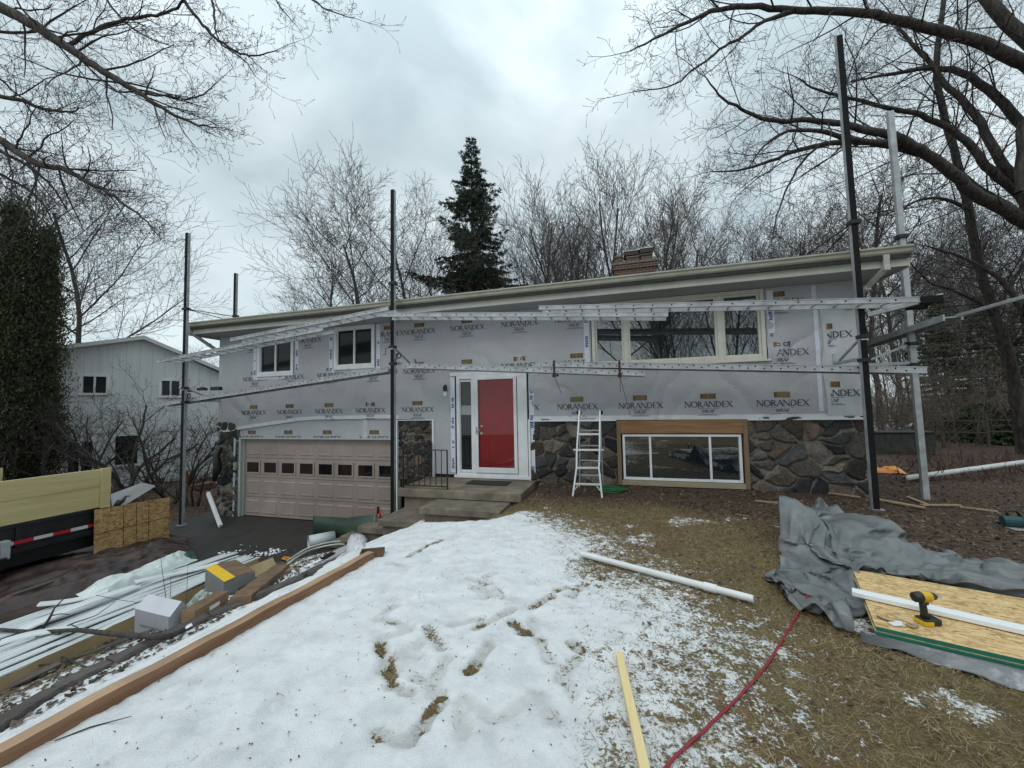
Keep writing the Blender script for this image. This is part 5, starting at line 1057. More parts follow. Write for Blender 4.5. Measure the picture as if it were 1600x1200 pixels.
# white bent pipes over the edging
for j, (off, lb) in enumerate(((0, 'outer white pipe bent in an arc over the driveway edge'), (.05, 'inner white pipe bent in an arc just below the outer one'))):
    pix = [(395, 918, .0), (430, 893, .03), (455, 872, .12), (480, 856, .18), (510, 848, .2), (535, 845, .17), (548, 850, .06)]
    P_ = np.array([Zp(x_, y_+off*90, float(on(x_, y_+off*90)[2])+z_*.7+.04) for x_, y_, z_ in pix]); s = np.linspace(0, 6, 50); P2 = np.stack([np.interp(s, range(7), P_[:, k]) for k in range(3)], -1)
    for _ in range(14): P2[1:-1] = (P2[:-2]+2*P2[1:-1]+P2[2:])/4
    tag(MB().tube(P2, .018, 9).build('bent_pipe', mat('pipe_white', (.6, .6, .58), .4, var=.08) if j == 0 else MATS['pipe_white'], None, smooth=True), lb, 'pipe', 'bent white pipes')
# scraps under the pipes
for i, (x0, y0, x1, y1, w_, m_, lb, ct) in enumerate([(452, 893, 545, 858, .035, wood('pale_lath', (.42, .35, .2), (.55, .46, .3), 'x'), 'pale lath among the scraps under the bent pipes', 'lath'), (470, 905, 540, 868, .05, M_aluw, 'dull metal strip beside the pale lath', 'metal strip'), (520, 872, 545, 862, .13, M_aluw, 'folded sheet metal piece next to the crumpled bag', 'sheet metal'), (505, 880, 520, 872, .09, M_rubber, 'black plastic clip next to the folded sheet metal', 'clip')]):
    a, c = lift(on(x0, y0), .06), lift(on(x1, y1), .08); tag(MB().bar(a, c, w_, .02).build('scrap_piece', m_, None, bevel=.003), lb, ct)
q = on(447, 875); tag(MB().tube([q+np.array([.07*math.cos(t), .05*math.sin(t), .03+.01*math.sin(3*t)]) for t in np.linspace(0, 11, 30)], .016, 7).build('orange_rope', flat('orange_rubber', (.75, .27, .01), .5), None, smooth=True), 'small coil of orange rope on the driveway by the pipe end', 'rope')
# coil stock: dark green curved sheet and white roll
M_gcoil = mat('green_coil_metal', (.035, .06, .04), .35, var=.1, scale=3, spec=.5); M_gin = mat('coil_backing', (.42, .47, .45), .4, var=.05)
gc = []
a, c = Zp(490, 850, .02), Zp(588, 835, .02)
for t in np.linspace(0, 1, 26):
    px = 489+99*t; py = 803+8*math.sin(PI*min(1, t*1.7))*(t < .6)-(t > .6)*(t-.6)*22
    bx = 4.06+.25*t+.98*t; p = Yp(px, 815, -1.18+.28*math.cos(t*PI*1.1)); top = Yp(px, 806+5*t-18*max(0, t-.55), -1.18+.28*math.cos(t*PI*1.1)); gc.append([np.array([p[0], p[1], .01]), np.array([p[0], p[1], top[2]*.5+.02]), np.array([p[0], p[1], max(.3, top[2])])])
o = MB().grid(gc).build('coil_sheet', M_gcoil, None, smooth=True, solid=.003); tag(o, 'large curled dark green metal sheet standing on the driveway by the steps', 'metal sheet')
t0 = np.linspace(-.3, 1.7*PI, 26); ctr0 = Zp(500, 842, .17); ctr1 = Zp(530, 836, .17); dv = (ctr1-ctr0); dv[2] = 0; dv = dv/np.linalg.norm(dv); up = np.array([0, 0, 1.]); sdv = np.cross(dv, up)
rw = []
for s in (0, .25, .5): 
    rw.append([Zp(482, 848, .14)+dv*s+sdv*math.cos(t)*.13*(1+.04*t)+up*math.sin(t)*.13*(1+.04*t) for t in t0])
o = MB().grid(rw).build('white_coil', mat('coil_white', (.52, .56, .56), .35, var=.04), None, smooth=True, solid=.003); tag(o, 'loose roll of pale grey coil metal lying before the green sheet', 'metal roll')
q = Yp(597, 800, -1.0); RT = thing('red_black_tool', 'red and black tin snips standing on the step beside the middle pole', 'snips', (5.28, -1.2, .63))
m = MB(); m.tube([(5.24, -1.2, .64), (5.25, -1.2, .70), (5.22, -1.2, .78)], .02, 7).tube([(5.33, -1.2, .64), (5.32, -1.2, .70), (5.35, -1.2, .78)], .02, 7); m.build('handles', flat('red_grip', (.5, .05, .02), .5), RT, smooth=True)
MB().bar((5.285, -1.2, .72), (5.285, -1.2, .86), .05, .03, up=(0, 1, 0)).build('jaws', M_black, RT, bevel=.006)
# loose downspout piece against the garage corner
a, c = Yp(325, 770, -.45), Yp(345, 813, -.9); c[2] = .05
tag(MB().bar(a, c, .09, .07, up=(0, 1, 0)).build('loose_downspout', M_white, None, bevel=.01), 'white downspout length leaning at the dark stone left of the garage', 'downspout')
m = MB(); rr = random.Random(4)
m.tube([(-.55, -.12, 1.9), (-.62, -.2, 1.7), (-.5, -.25, 1.35), (-.66, -.22, 1.0)], [.05, .09, .1, .05], 8); tag(m.build('cable_coil', M_black, None, smooth=True), 'black cable bundle hanging on the stone left of the garage door', 'cable')
# dead branches over the debris
def deadbranch(pix, r0, r1, z, kids, label, sub):
    P_ = np.array([Zp(x_, y_, float(on(x_, y_)[2])+zz) for x_, y_, zz in pix]); s = np.linspace(0, len(P_)-1, len(P_)*5); P2 = np.stack([np.interp(s, range(len(P_)), P_[:, k]) for k in range(3)], -1)
    P2[1:-1] = (P2[:-2]+2*P2[1:-1]+P2[2:])/4; mb = MB(); mb.tube(P2, np.linspace(r0, r1, len(P2)), 8)
    for pk, ra, rb in kids:
        Q_ = np.array([Zp(x_, y_, float(on(x_, y_)[2])+zz) for x_, y_, zz in pk]); mb.tube(Q_, np.linspace(ra, rb, len(Q_)), 6)
    tag(mb.build('dead_branch', sub, None, smooth=True), label, 'branch', 'dead branches over the debris')
M_bark = mat('dark_bark', (.022, .018, .016), .9, scale=20, col2=(.07, .06, .052), stretch=(1, 1, .4), bump=.5, bscale=60)
deadbranch([(-30, 982, .5), (60, 988, .5), (120, 984, .5), (190, 992, .35), (262, 996, .2), (285, 985, .1)], .018, .03, 0, [([(105, 985, .5), (70, 1000, .4), (30, 1005, .35), (0, 1010, .3)], .01, .004)], 'thick mossy dead branch lying across the siding cartons', M_bark)
deadbranch([(42, 1022, .2), (55, 1000, .4), (78, 965, .6), (85, 950, .66), (110, 925, .75)], .022, .004, 0, [([(80, 962, .6), (95, 959, .6), (108, 960, .6)], .007, .004), ([(50, 1010, .3), (80, 1020, .15), (120, 1035, .05)], .01, .006), ([(150, 930, .7), (190, 938, .6), (225, 942, .55)], .003, .002)], 'forked dead branch sticking up in front of the white siding', M_bark)
deadbranch([(258, 990, .02), (262, 960, .2), (258, 925, .45), (252, 880, .75), (250, 860, .85)], .006, .002, 0, [([(290, 965, .05), (292, 920, .4), (294, 882, .7)], .004, .002), ([(266, 950, .1), (267, 900, .6)], .004, .002)], 'thin upright twigs standing behind the white carton', M_bark)
deadbranch([(-20, 1060, .12), (40, 1042, .15), (95, 1035, .14), (150, 1018, .12), (210, 1010, .1)], .014, .004, 0, [([(40, 1042, .15), (60, 1020, .3), (90, 1008, .4)], .007, .003), ([(110, 1032, .12), (135, 1042, .08), (170, 1046, .05)], .006, .003)], 'thin dead branch low on the leaves beside the carton side', M_bark)
deadbranch([(70, 1000, .35), (110, 975, .5), (150, 962, .55), (180, 940, .6)], .009, .003, 0, [([(110, 975, .5), (130, 985, .4), (160, 985, .4)], .005, .002)], 'small dead twig spray over the middle of the siding panels', M_bark)
for i, (x0, y0, x1, y1, w_, th_, m_, lb, ct) in enumerate([
    (15, 1078, 95, 1045, .10, .02, M_tie, 'grey weathered board lying parallel to the carton side at the lower left', 'board'),
    (150, 1020, 235, 995, .08, .015, M_tie, 'grey split board under the thick dead branch tip', 'board'),
    (365, 945, 420, 915, .05, .02, M_cardd, 'damp cardboard strip behind the edging timber', 'cardboard strip'),
    (265, 1000, 300, 985, .06, .012, M_white, 'small white vinyl chip by the corner of the cardboard box', 'vinyl chip'),
    (20, 930, 130, 893, .05, .03, M_tie, 'dark pole lying over the brown tarp folds', 'pole'),
    (120, 940, 205, 905, .03, .03, wood('lath_wood', (.35, .25, .14), (.5, .38, .22), 'y'), 'pale lath between brown tarp and white plastic film', 'lath'),
    (480, 888, 520, 872, .07, .015, M_white, 'white vinyl offcut among the scraps by the bent pipes', 'vinyl offcut'),
    (430, 905, 455, 895, .05, .02, M_card, 'torn cardboard bit by the end of the bent pipes', 'cardboard bit')]):
    dz = .42 if i in (4, 5) else .03; a, c = on(x0, y0, 0), on(x1, y1, 0)
    if dz > .1: a, c = Zp(x0, y0, dz), Zp(x1, y1, dz)
    else: a, c = lift(a, dz), lift(c, dz+.03)
    tag(MB().bar(a, c, w_, th_).build('scrap_piece', m_, None, bevel=.003), lb, ct)
# ================================================================== NEIGHBOUR HOUSE
NP0 = np.array([-8.9, 4.9, 0.]); ND = np.array([.557, .83, 0]); ND /= np.linalg.norm(ND); NN = np.array([ND[1], -ND[0], 0])   # NN points towards us
def NBp(px, py, off=0):
    d = ray(px, py); o = NP0+NN*off; t = np.dot(o-CAM, NN)/np.dot(d, NN); return CAM+d*t
def nb(s, z, off=0): return NP0+ND*s+NN*off+np.array([0, 0, z])
def ns(p): return float(np.dot(p-NP0, ND))
NH = thing('neighbour_house', 'pale two-storey neighbouring house with low gable seen behind the bare branches at left', 'house', NP0)
aL, aT, aR = NBp(75, 545), NBp(226, 526), NBp(352, 583)
sT = ns(aT); sL = min(ns(aL), sT-3.3); sR = ns(aR)+.6; zL = aT[2]-(sT-sL)*(aT[2]-aR[2])/max(.1, ns(aR)-sT); zR = aT[2]-(sR-sT)*(aT[2]-aR[2])/(ns(aR)-sT)
zL = aT[2]-(aT[2]-aL[2])*(sT-sL)/(sT-ns(aL))
M_nb = mat('neighbour_siding', (.66, .67, .67), .75, var=.06, scale=2, stretch=(6, 6, .3), grime=.1); M_nbt = mat('neighbour_trim', (.52, .53, .52), .6, var=.05)
prof = [(sL, -.6), (sR, -.6), (sR, zR-.12), (sT, aT[2]-.12), (sL, zL-.12)]
m = MB(); F0 = [nb(s, z) for s, z in prof]; F1 = [nb(s, z, -7) for s, z in prof]; m.add(F0+F1, [(0, 1, 2, 3, 4), (9, 8, 7, 6, 5)]+[(i, i+5, (i+1) % 5+5, (i+1) % 5) for i in range(5)]); m.build('wall', M_nb, NH)
m = MB()
for (s0, z0), (s1, z1) in (((sL-.5, zL-.1), (sT, aT[2])), ((sT, aT[2]), (sR+.5, zR-.1))):
    m.add([nb(s0, z0, .35), nb(s1, z1, .35), nb(s1, z1, -7.3), nb(s0, z0, -7.3), nb(s0, z0-.16, .35), nb(s1, z1-.16, .35), nb(s1, z1-.16, -7.3), nb(s0, z0-.16, -7.3)], [(0, 1, 2, 3), (7, 6, 5, 4), (0, 4, 5, 1), (1, 5, 6, 2), (2, 6, 7, 3), (3, 7, 4, 0)])
m.build('roof', M_nbt, NH)
m = MB()
for k in np.arange(sL+.3, sR, .41):
    zt = np.interp(k, [sL, sT, sR], [zL, aT[2], zR])-.18; zb0 = NBp(200, 676)[2]+.05; m.add([nb(k-.012, zb0, .004), nb(k+.012, zb0, .004), nb(k+.012, zt, .004), nb(k-.012, zt, .004)], [(0, 1, 2, 3)])
zb1 = NBp(200, 676)[2]; m.add([nb(sL, zb1-.04, .02), nb(sR, zb1-.04, .02), nb(sR, zb1+.04, .02), nb(sL, zb1+.04, .02)], [(0, 1, 2, 3)])
m.build('siding_battens', M_nbt, NH)
def nwin(tl, br, panes=2, dark=True):
    a, c = NBp(*tl), NBp(*br); s0, s1, z0, z1 = ns(a), ns(c), c[2], a[2]; m = MB(); cen = nb((s0+s1)/2, (z0+z1)/2, .03); up = np.array([0, 0, 1.])
    for (u0, u1, v0, v1) in ((s0-.1, s0, z0-.1, z1+.1), (s1, s1+.1, z0-.1, z1+.1), (s0, s1, z1, z1+.1), (s0, s1, z0-.1, z0)): m.obox(nb((u0+u1)/2, (v0+v1)/2, .03), ND*(u1-u0)/2, NN*.04, up*(v1-v0)/2)
    for k in range(1, panes): m.obox(nb(s0+(s1-s0)*k/panes, (z0+z1)/2, .03), ND*.03, NN*.03, up*(z1-z0)/2)
    f = m.build('window', M_white, NH)
    for k in range(panes):
        u0 = s0+(s1-s0)*k/panes+.02; u1 = s0+(s1-s0)*(k+1)/panes-.02; MB().obox(nb((u0+u1)/2, (z0+z1)/2, .012), ND*(u1-u0)/2, NN*.006, up*(z1-z0)/2).build('pane', M_screen, f)
nwin((130, 588), (166, 614)); nwin((253, 595), (280, 618)); nwin((107, 692), (144, 735), 2); nwin((180, 682), (215, 724), 1)
# ================================================================== TREES
class Acc:
    def __init__(s): s.V = []; s.F = []; s.n = 0
    def add(s, pts, r, k):
        V, Q_ = tube_arrays(pts, r, k); s.V.append(V); s.F.append(Q_+s.n); s.n += len(V)
    def mesh(s, name, m, parent=None, loc=None): return fastmesh(name, np.concatenate(s.V), np.concatenate(s.F), m, parent, smooth=True, loc=loc)
def unit(v): return v/(np.linalg.norm(v)+1e-12)
def grow(acc, rg, p, d, L, r, lvl, prm, tw=None):
    """one branch and its children. prm: dict(ratio, ang, up, wig, nch, minr, maxl)"""
    tw = tw or acc; n = max(3, min(9, int(L/prm['step']))+2); st = L/(n-1); pts = [p]; dd = d.copy()
    for i in range(n-1):
        dd = unit(dd+rg.normal(0, prm['wig'], 3)+np.array([0, 0, prm['up']*(1 if lvl > 0 else .3)])); pts.append(pts[-1]+dd*st)
    pts = np.array(pts); r1 = r*(.35 if lvl < prm['maxl'] else .55); rad = np.linspace(r, max(r1, prm['minr']), n)
    if lvl >= prm['maxl']-0: rad[-1] *= prm.get('bud', 1.0)
    k = 7 if r > .06 else (5 if r > .02 else 3)
    (acc if lvl == 0 or r > .03 else tw).add(pts, np.maximum(rad, prm['minr']), k)
    if lvl >= prm['maxl']: return
    nc = prm['nch'][lvl]; nc = max(1, int(nc*rg.uniform(.8, 1.25))); t0 = prm['start'][lvl]
    az = rg.uniform(0, 2*PI)
    for i in range(nc):
        t = t0+(1-t0)*(i+rg.uniform(.2, .8))/nc; f = t*(n-1); j = min(int(f), n-2); q = pts[j]*(1-f+j)+pts[j+1]*(f-j); td = unit(pts[j+1]-pts[j])
        az += 2.4+rg.normal(0, .35); a = math.radians(prm['ang'][lvl]*rg.uniform(.75, 1.25)); x = unit(np.cross(td, (0.3, .1, 1) if abs(td[2]) < .95 else (1, 0, 0))); y = np.cross(td, x)
        nd = td*math.cos(a)+(x*math.cos(az)+y*math.sin(az))*math.sin(a)
        rr = np.interp(f, range(n), rad); grow(acc, rg, q, nd, L*prm['ratio'][lvl]*rg.uniform(.7, 1.2)*(1-.45*t*(lvl == 0)), max(rr*prm['rr'], prm['minr']), lvl+1, prm, tw)
M_tbark = mat('tree_bark', (.034, .029, .026), .95, scale=12, col2=(.10, .087, .078), stretch=(1, 1, .25), bump=.9, bscale=22, spec=.2)
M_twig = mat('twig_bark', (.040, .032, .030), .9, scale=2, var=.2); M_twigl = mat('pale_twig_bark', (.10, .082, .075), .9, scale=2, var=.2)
def P_(**k):
    d = dict(ratio=[.62, .58, .55, .5, .5], ang=[38, 40, 42, 42, 45], up=.05, wig=.09, nch=[9, 6, 5, 4, 3], start=[.3, .2, .15, .15, .2], step=.5, minr=.006, maxl=4, rr=.55); d.update(k); return d
def tree(name, label, loc, H_, seed, prm, rad, lean=(0, 0), twm=None, group='bare trees standing behind the house', cat='tree', stems=1):
    T_ = thing(name, label, cat, loc, group); a = Acc(); b_ = Acc(); rg = np.random.default_rng(seed)
    for s in range(stems):
        d = unit(np.array([lean[0]+(rg.normal(0, .22) if stems > 1 else 0), lean[1]+(rg.normal(0, .22) if stems > 1 else 0), 1.])); grow(a, rg, np.array(loc, float)+np.array([rg.normal(0, .12*(stems > 1)), rg.normal(0, .12*(stems > 1)), -.2]), d, H_*(1 if s == 0 else rg.uniform(.8, 1)), rad, 0, prm, b_)
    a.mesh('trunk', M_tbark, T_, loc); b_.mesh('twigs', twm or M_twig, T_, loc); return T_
def place(src, px, depth, label, sc=1.0, rot=0, group=None, zs=None):
    T_ = copy_tree(src); p = ground_at(px, depth); T_.location = Vector(p); T_.rotation_euler = (0, 0, rot); T_.scale = (sc, sc, zs or sc); T_['label'] = label
    if group: T_['group'] = group
    return T_
def ground_at(px, depth):
    p = Dp(px, 640, depth); return (float(p[0]), float(p[1]), float(hbase(p[0], p[1])))
# prototypes
upr = P_(ratio=[.55, .55, .5, .5], ang=[32, 30, 32, 38], up=.10, wig=.06, nch=[12, 7, 6, 5], start=[.18, .12, .1, .1], minr=.009, step=.9, maxl=4)
upr.update(nch=[13, 8, 6, 3], minr=.0085, ratio=[.42, .5, .5, .45], ang=[30, 30, 34, 38], wig=.045, rr=.5)
rnd = P_(ratio=[.50, .52, .5, .45], ang=[46, 38, 40, 42], up=.07, wig=.06, nch=[14, 9, 7, 5], start=[.3, .2, .15, .1], minr=.0085, rr=.5, step=.8, maxl=4)
GB = 'bare trees standing behind the house'
g = lambda px, d: ground_at(px, d)
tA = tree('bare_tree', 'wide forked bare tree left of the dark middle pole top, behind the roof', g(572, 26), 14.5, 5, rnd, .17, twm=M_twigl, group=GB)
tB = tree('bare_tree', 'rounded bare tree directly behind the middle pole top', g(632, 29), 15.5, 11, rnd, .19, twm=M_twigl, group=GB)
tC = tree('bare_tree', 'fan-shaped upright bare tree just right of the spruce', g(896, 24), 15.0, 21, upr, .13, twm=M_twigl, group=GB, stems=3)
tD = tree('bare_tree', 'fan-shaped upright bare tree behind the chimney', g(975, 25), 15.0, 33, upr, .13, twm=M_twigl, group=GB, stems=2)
for src, px, d, s, r_, lb in [(tC, 846, 27, .98, 1.4, 'thin upright bare tree hard against the right side of the spruce'), (tA, 512, 31, .95, 2.1, 'smallest bare tree above the left window, leaning left'), (tA, 690, 36, 1.05, .7, 'pale bare tree half hidden behind the left side of the spruce'),
        (tD, 1040, 28, 1.0, 2.0, 'upright bare tree right of the chimney'), (tB, 1105, 30, .95, 3.0, 'rounded bare tree over the roof between chimney and tall pole'), (tC, 1165, 33, .9, 4.0, 'faint upright bare tree over the picture window roof'),
        (tB, 1230, 29, .85, 1.0, 'bare tree over the right part of the roof'), (tA, 1290, 26, .8, 4.4, 'low bare tree touching the left side of the tall black pole'), (tA, 430, 44, .62, 3.3, 'low distant bare crown just above the left roof edge'), (tD, 470, 46, .52, 1.3, 'low distant bare crown left of the forked bare tree')]:
    place(src, px, d, lb, s, r_, GB)
for src, px, d, s, r_, lb in [(tD, 866, 26, .97, 1.1, 'upright bare tree just right of the spruce crown'), (tC, 925, 29, 1.02, 2.6, 'tall upright bare tree between the spruce and the chimney'), (tD, 1082, 30, .98, 4.1, 'dense upright bare tree over the roof right of the chimney'), (tC, 1138, 31, .92, 5.2, 'dense upright bare tree above the left light of the picture window'), (tD, 1200, 33, .92, .9, 'dense bare tree above the right light of the picture window'), (tC, 1262, 31, .8, 3.3, 'dense low bare tree left of the tall black pole')]: place(src, px, d, lb, s, r_, GB)
GR = 'bare trees in the wood at right'
for src, px, d, s, r_, lb in [(tA, 1375, 24, 1.0, 1.2, 'bare tree seen between the black and grey poles'), (tB, 1440, 30, .9, 2.2, 'bare tree just right of the grey pole'), (tC, 1500, 34, .9, .4, 'many-stemmed bare tree in the wood right of the grey pole'),
        (tA, 1560, 30, .9, 5.1, 'bare tree in front of the dark conifers at right'), (tD, 1590, 38, 1.0, 3.1, 'many-stemmed bare tree at the right edge'), (tB, 1670, 30, 1.0, .9, 'bare tree partly cut by the right edge'), (tB, 1410, 34, 1.1, 4.1, 'distant bare tree behind the grey pole'), (tA, 1520, 38, 1.2, 2.9, 'farthest bare tree in the wood at right'), (tD, 1345, 36, 1.0, 2.5, 'distant bare tree right behind the tall black pole'),
        (tC, 1460, 42, 1.1, 5.5, 'faint far-off bare tree between the grey pole and the conifers'), (tA, 1720, 30, 1.1, 1.9, 'bare tree just beyond the right edge'), (tC, 1388, 46, .8, .2, 'far small bare tree low between the two right poles'), (tC, 1425, 50, .9, 1.2, 'far small bare tree low right of the grey pole'), (tD, 1485, 52, .9, 2.2, 'far small bare tree behind the first drooping conifer'), (tC, 1540, 48, .8, 3.2, 'far small bare tree behind the middle drooping conifer'), (tD, 1580, 50, .9, 4.0, 'far small bare tree behind the right drooping conifer')]:
    place(src, px, d, lb, s, r_, GR)
# dark leaning trunk at right
def traced(paths, depthf, prm, seed, name, label, par=None, lens=1.0, twm=None, dens=1.0):
    a = Acc(); b_ = Acc(); rg = np.random.default_rng(seed)
    for pix, w0, w1, dz0, dz1 in paths:
        n = len(pix); P0 = []; R0 = []
        for i, (x, y) in enumerate(pix):
            f = i/(n-1); dep = depthf+dz0+(dz1-dz0)*f; P0.append(Dp(x, y, dep)); R0.append((w0+(w1-w0)*f)*.5*dep/F_)
        P0 = np.array(P0); R0 = np.array(R0); m_ = (n-1)*4+1; s = np.linspace(0, n-1, m_); Q_ = np.stack([np.interp(s, range(n), P0[:, k]) for k in range(3)], -1); Rr = np.interp(s, range(n), R0)
        for _ in range(2): Q_[1:-1] = (Q_[:-2]+2*Q_[1:-1]+Q_[2:])/4
        Q_[1:-1] += rg.normal(0, .012, Q_[1:-1].shape); a.add(Q_, np.maximum(Rr, prm['minr']), 9)
        Lt = np.linalg.norm(np.diff(Q_, axis=0), axis=1).sum(); nc = int(Lt/prm['gap']*dens); az = rg.uniform(0, 6)
        for i in range(nc):
            f = (.12+.88*(i+rg.uniform(0, 1))/nc)*(m_-1); j = min(int(f), m_-2); q = Q_[j]+(Q_[j+1]-Q_[j])*(f-j); td = unit(Q_[j+1]-Q_[j]); rr = np.interp(f, range(m_), Rr)
            az += 2.4+rg.normal(0, .4); an = math.radians(rg.uniform(28, 62)); x_ = unit(np.cross(td, (0, .2, 1))); y_ = np.cross(td, x_); nd = td*math.cos(an)+(x_*math.cos(az)+y_*math.sin(az))*math.sin(an)
            ln = min(2.6, max(.55, rr*38))*rg.uniform(.5, 1.15)*lens
            grow(a, rg, q, nd, ln, min(rr*.42, .022), 1, prm, b_)
        grow(a, rg, Q_[-1], unit(Q_[-1]-Q_[-3]), 1.0*lens, Rr[-1]*.8, 2, prm, b_)
    return a, b_
bigp = P_(ratio=[.6, .6, .55, .55], ang=[40, 44, 46, 48], up=.012, wig=.13, nch=[5, 4, 4, 3], start=[.2, .15, .12, .15], minr=.0034, step=.3, maxl=4, gap=.52, bud=1.8, rr=.42)
RT_ = [([(1660, 130), (1600, 97), (1559, 77), (1519, 61), (1458, 45), (1397, 30), (1336, 18), (1255, 17), (1186, 10), (1125, 12), (1072, 35), (1031, 57), (985, 80)], 20, 2, 0, -1.5),
       ([(1234, 18), (1194, 32), (1153, 61), (1125, 77), (1092, 102), (1056, 134), (1000, 142)], 6, 1.5, -.9, -1.8),
       ([(1680, 395), (1600, 345), (1559, 321), (1519, 301), (1478, 260), (1437, 232), (1397, 211), (1356, 205), (1316, 193), (1267, 187), (1210, 191), (1169, 175), (1129, 156), (1104, 122)], 21, 2.0, 0, -2),
       ([(1397, 224), (1332, 219), (1275, 203), (1230, 203), (1194, 227), (1169, 262)], 9, 1.6, -1, -2), ([(1437, 240), (1377, 223), (1307, 221), (1255, 232), (1202, 252), (1153, 268), (1112, 268)], 11, 1.6, -.6, -1.2),
       ([(1283, 225), (1251, 252), (1226, 301), (1214, 337), (1206, 374)], 4, 1.5, -1, -1.6), ([(1610, 318), (1580, 293), (1539, 260), (1519, 227), (1478, 195), (1425, 175), (1377, 167), (1328, 150), (1275, 142), (1247, 122)], 14, 2, .8, .2),
       ([(1620, 300), (1567, 264), (1539, 203), (1511, 163), (1474, 130), (1450, 93), (1417, 61), (1397, 30)], 14, 3, .5, 1.5), ([(1650, 100), (1600, 60), (1551, 8), (1530, -20)], 20, 14, 0, .6), ([(1655, 260), (1600, 200), (1560, 150), (1500, 110), (1440, 105), (1380, 118), (1330, 128)], 16, 2, 1.2, 1.2),
       ([(1670, 560), (1620, 520), (1590, 470), (1560, 430), (1500, 400), (1450, 385)], 14, 2, 1, 2), ([(1600, 190), (1596, 250), (1598, 300)], 14, 16, 0, 0)]
rtl = Dp(1672, 640, 10.8); rtl[2] = float(hbase(rtl[0], rtl[1])); BT = thing('big_bare_tree', 'huge bare oak at right whose dark limbs arch over the roof toward the sky', 'tree', rtl)
a, b_ = traced(RT_, 10.8, bigp, 77, '', '')
tr = np.array([rtl-np.array([0, 0, .2]), Dp(1672, 480, 10.8), Dp(1672, 300, 10.8), Dp(1665, 100, 10.9), Dp(1640, -80, 11), Dp(1600, -220, 11.2)]); a.add(tr, np.array([.42, .36, .34, .30, .22, .12]), 12)
a.mesh('trunk', M_tbark, BT, rtl); b_.mesh('twigs', M_twig, BT, rtl)
# second dark trunk
t2 = [([(1600, 702), (1592, 640), (1583, 580), (1565, 520), (1551, 480), (1527, 406), (1511, 309), (1482, 203), (1462, 122), (1466, 53), (1478, -20)], 17, 6, 0, 0), ([(1560, 500), (1530, 470), (1490, 455), (1450, 440), (1410, 400)], 6, 1.5, 0, -.6), ([(1553, 490), (1580, 440), (1610, 400)], 8, 4, 0, .3), ([(1500, 270), (1540, 300), (1580, 320), (1600, 340)], 7, 3, 0, .5), ([(1516, 330), (1480, 310), (1440, 310), (1400, 330), (1370, 340)], 6, 1.5, 0, -1)]
q = Dp(1602, 705, 13); q[2] = float(hbase(q[0], q[1])); T2 = thing('leaning_bare_tree', 'dark bare tree with slightly leaning trunk in front of the wood at right', 'tree', q)
p2p = dict(bigp); p2p.update(gap=.6, minr=.005, nch=[5, 5, 4, 3]); a, b_ = traced(t2, 13, p2p, 5, '', ''); base_ = np.array([q-np.array([0, 0, .2]), Dp(1600, 700, 13)]); a.add(base_, np.array([.21, .19]), 9)
a.mesh('trunk', M_tbark, T2, q); b_.mesh('twigs', M_twig, T2, q)
# left overhanging tree, trunk outside the frame
LTp = [([(-150, -60), (0, 11), (56, 41), (101, 71), (150, 105), (195, 131), (225, 150), (262, 174), (300, 193), (337, 199)], 18, 1.6, 0, -.8), ([(225, 146), (262, 152), (300, 154), (322, 146), (337, 131)], 3.5, 1.4, -.4, -.6),
       ([(101, 71), (131, 56), (169, 37), (206, 28), (244, 24), (277, 13), (300, -15)], 6, 3, 0, .5), ([(270, -25), (285, 0), (319, 41), (341, 64), (375, 86), (405, 88), (431, 79)], 6, 1.4, .5, .2), ([(341, 64), (360, 80), (385, 95), (400, 120)], 2.6, 1.2, .3, 0),
       ([(-150, 120), (0, 150), (37, 157), (67, 172), (105, 176), (131, 169)], 8, 1.4, 0, .4), ([(-60, 110), (0, 120), (24, 146), (49, 161)], 4, 1.5, .5, 1), ([(-150, 150), (0, 217), (30, 240), (64, 259), (97, 262), (131, 281), (161, 296), (195, 319), (225, 341), (244, 364)], 13, 1.4, 0, -1),
       ([(-100, 40), (0, 49), (56, 51), (75, 34), (120, 8)], 5, 2, .8, 1.4), ([(410, -40), (431, 0), (457, 34)], 3, 1.2, 0, 0), ([(470, -20), (487, 0), (517, 19), (553, 28)], 3, 1.2, 0, 0), ([(320, -40), (333, 0), (334, 30), (341, 60)], 4, 2, 0, 0), ([(-120, 200), (0, 232), (60, 270), (90, 300), (105, 330)], 7, 1.4, .6, 1), ([(150, -60), (165, 0), (190, 30), (230, 60), (262, 70)], 4, 1.3, .8, .6), ([(-100, 260), (-20, 262), (30, 285), (70, 320), (85, 350)], 6, 1.3, 1, 1)]
lq = Dp(-190, 640, 8.6); lq[2] = 0; LTt = thing('overhanging_bare_tree', 'bare maple outside the left edge whose budded branches hang into the top left sky', 'tree', lq)
lp = dict(bigp); lp.update(gap=.30, minr=.0028, nch=[5, 4, 4, 3], bud=2.2, up=.03); a, b_ = traced(LTp, 8.6, lp, 9, '', '', lens=.8)
a.add(np.array([lq, Dp(-190, 450, 8.6), Dp(-180, 200, 8.6), Dp(-150, 0, 8.6), Dp(-130, -200, 8.8)]), np.array([.4, .34, .3, .24, .12]), 12); a.mesh('trunk', M_tbark, LTt, lq); b_.mesh('twigs', M_twig, LTt, lq)
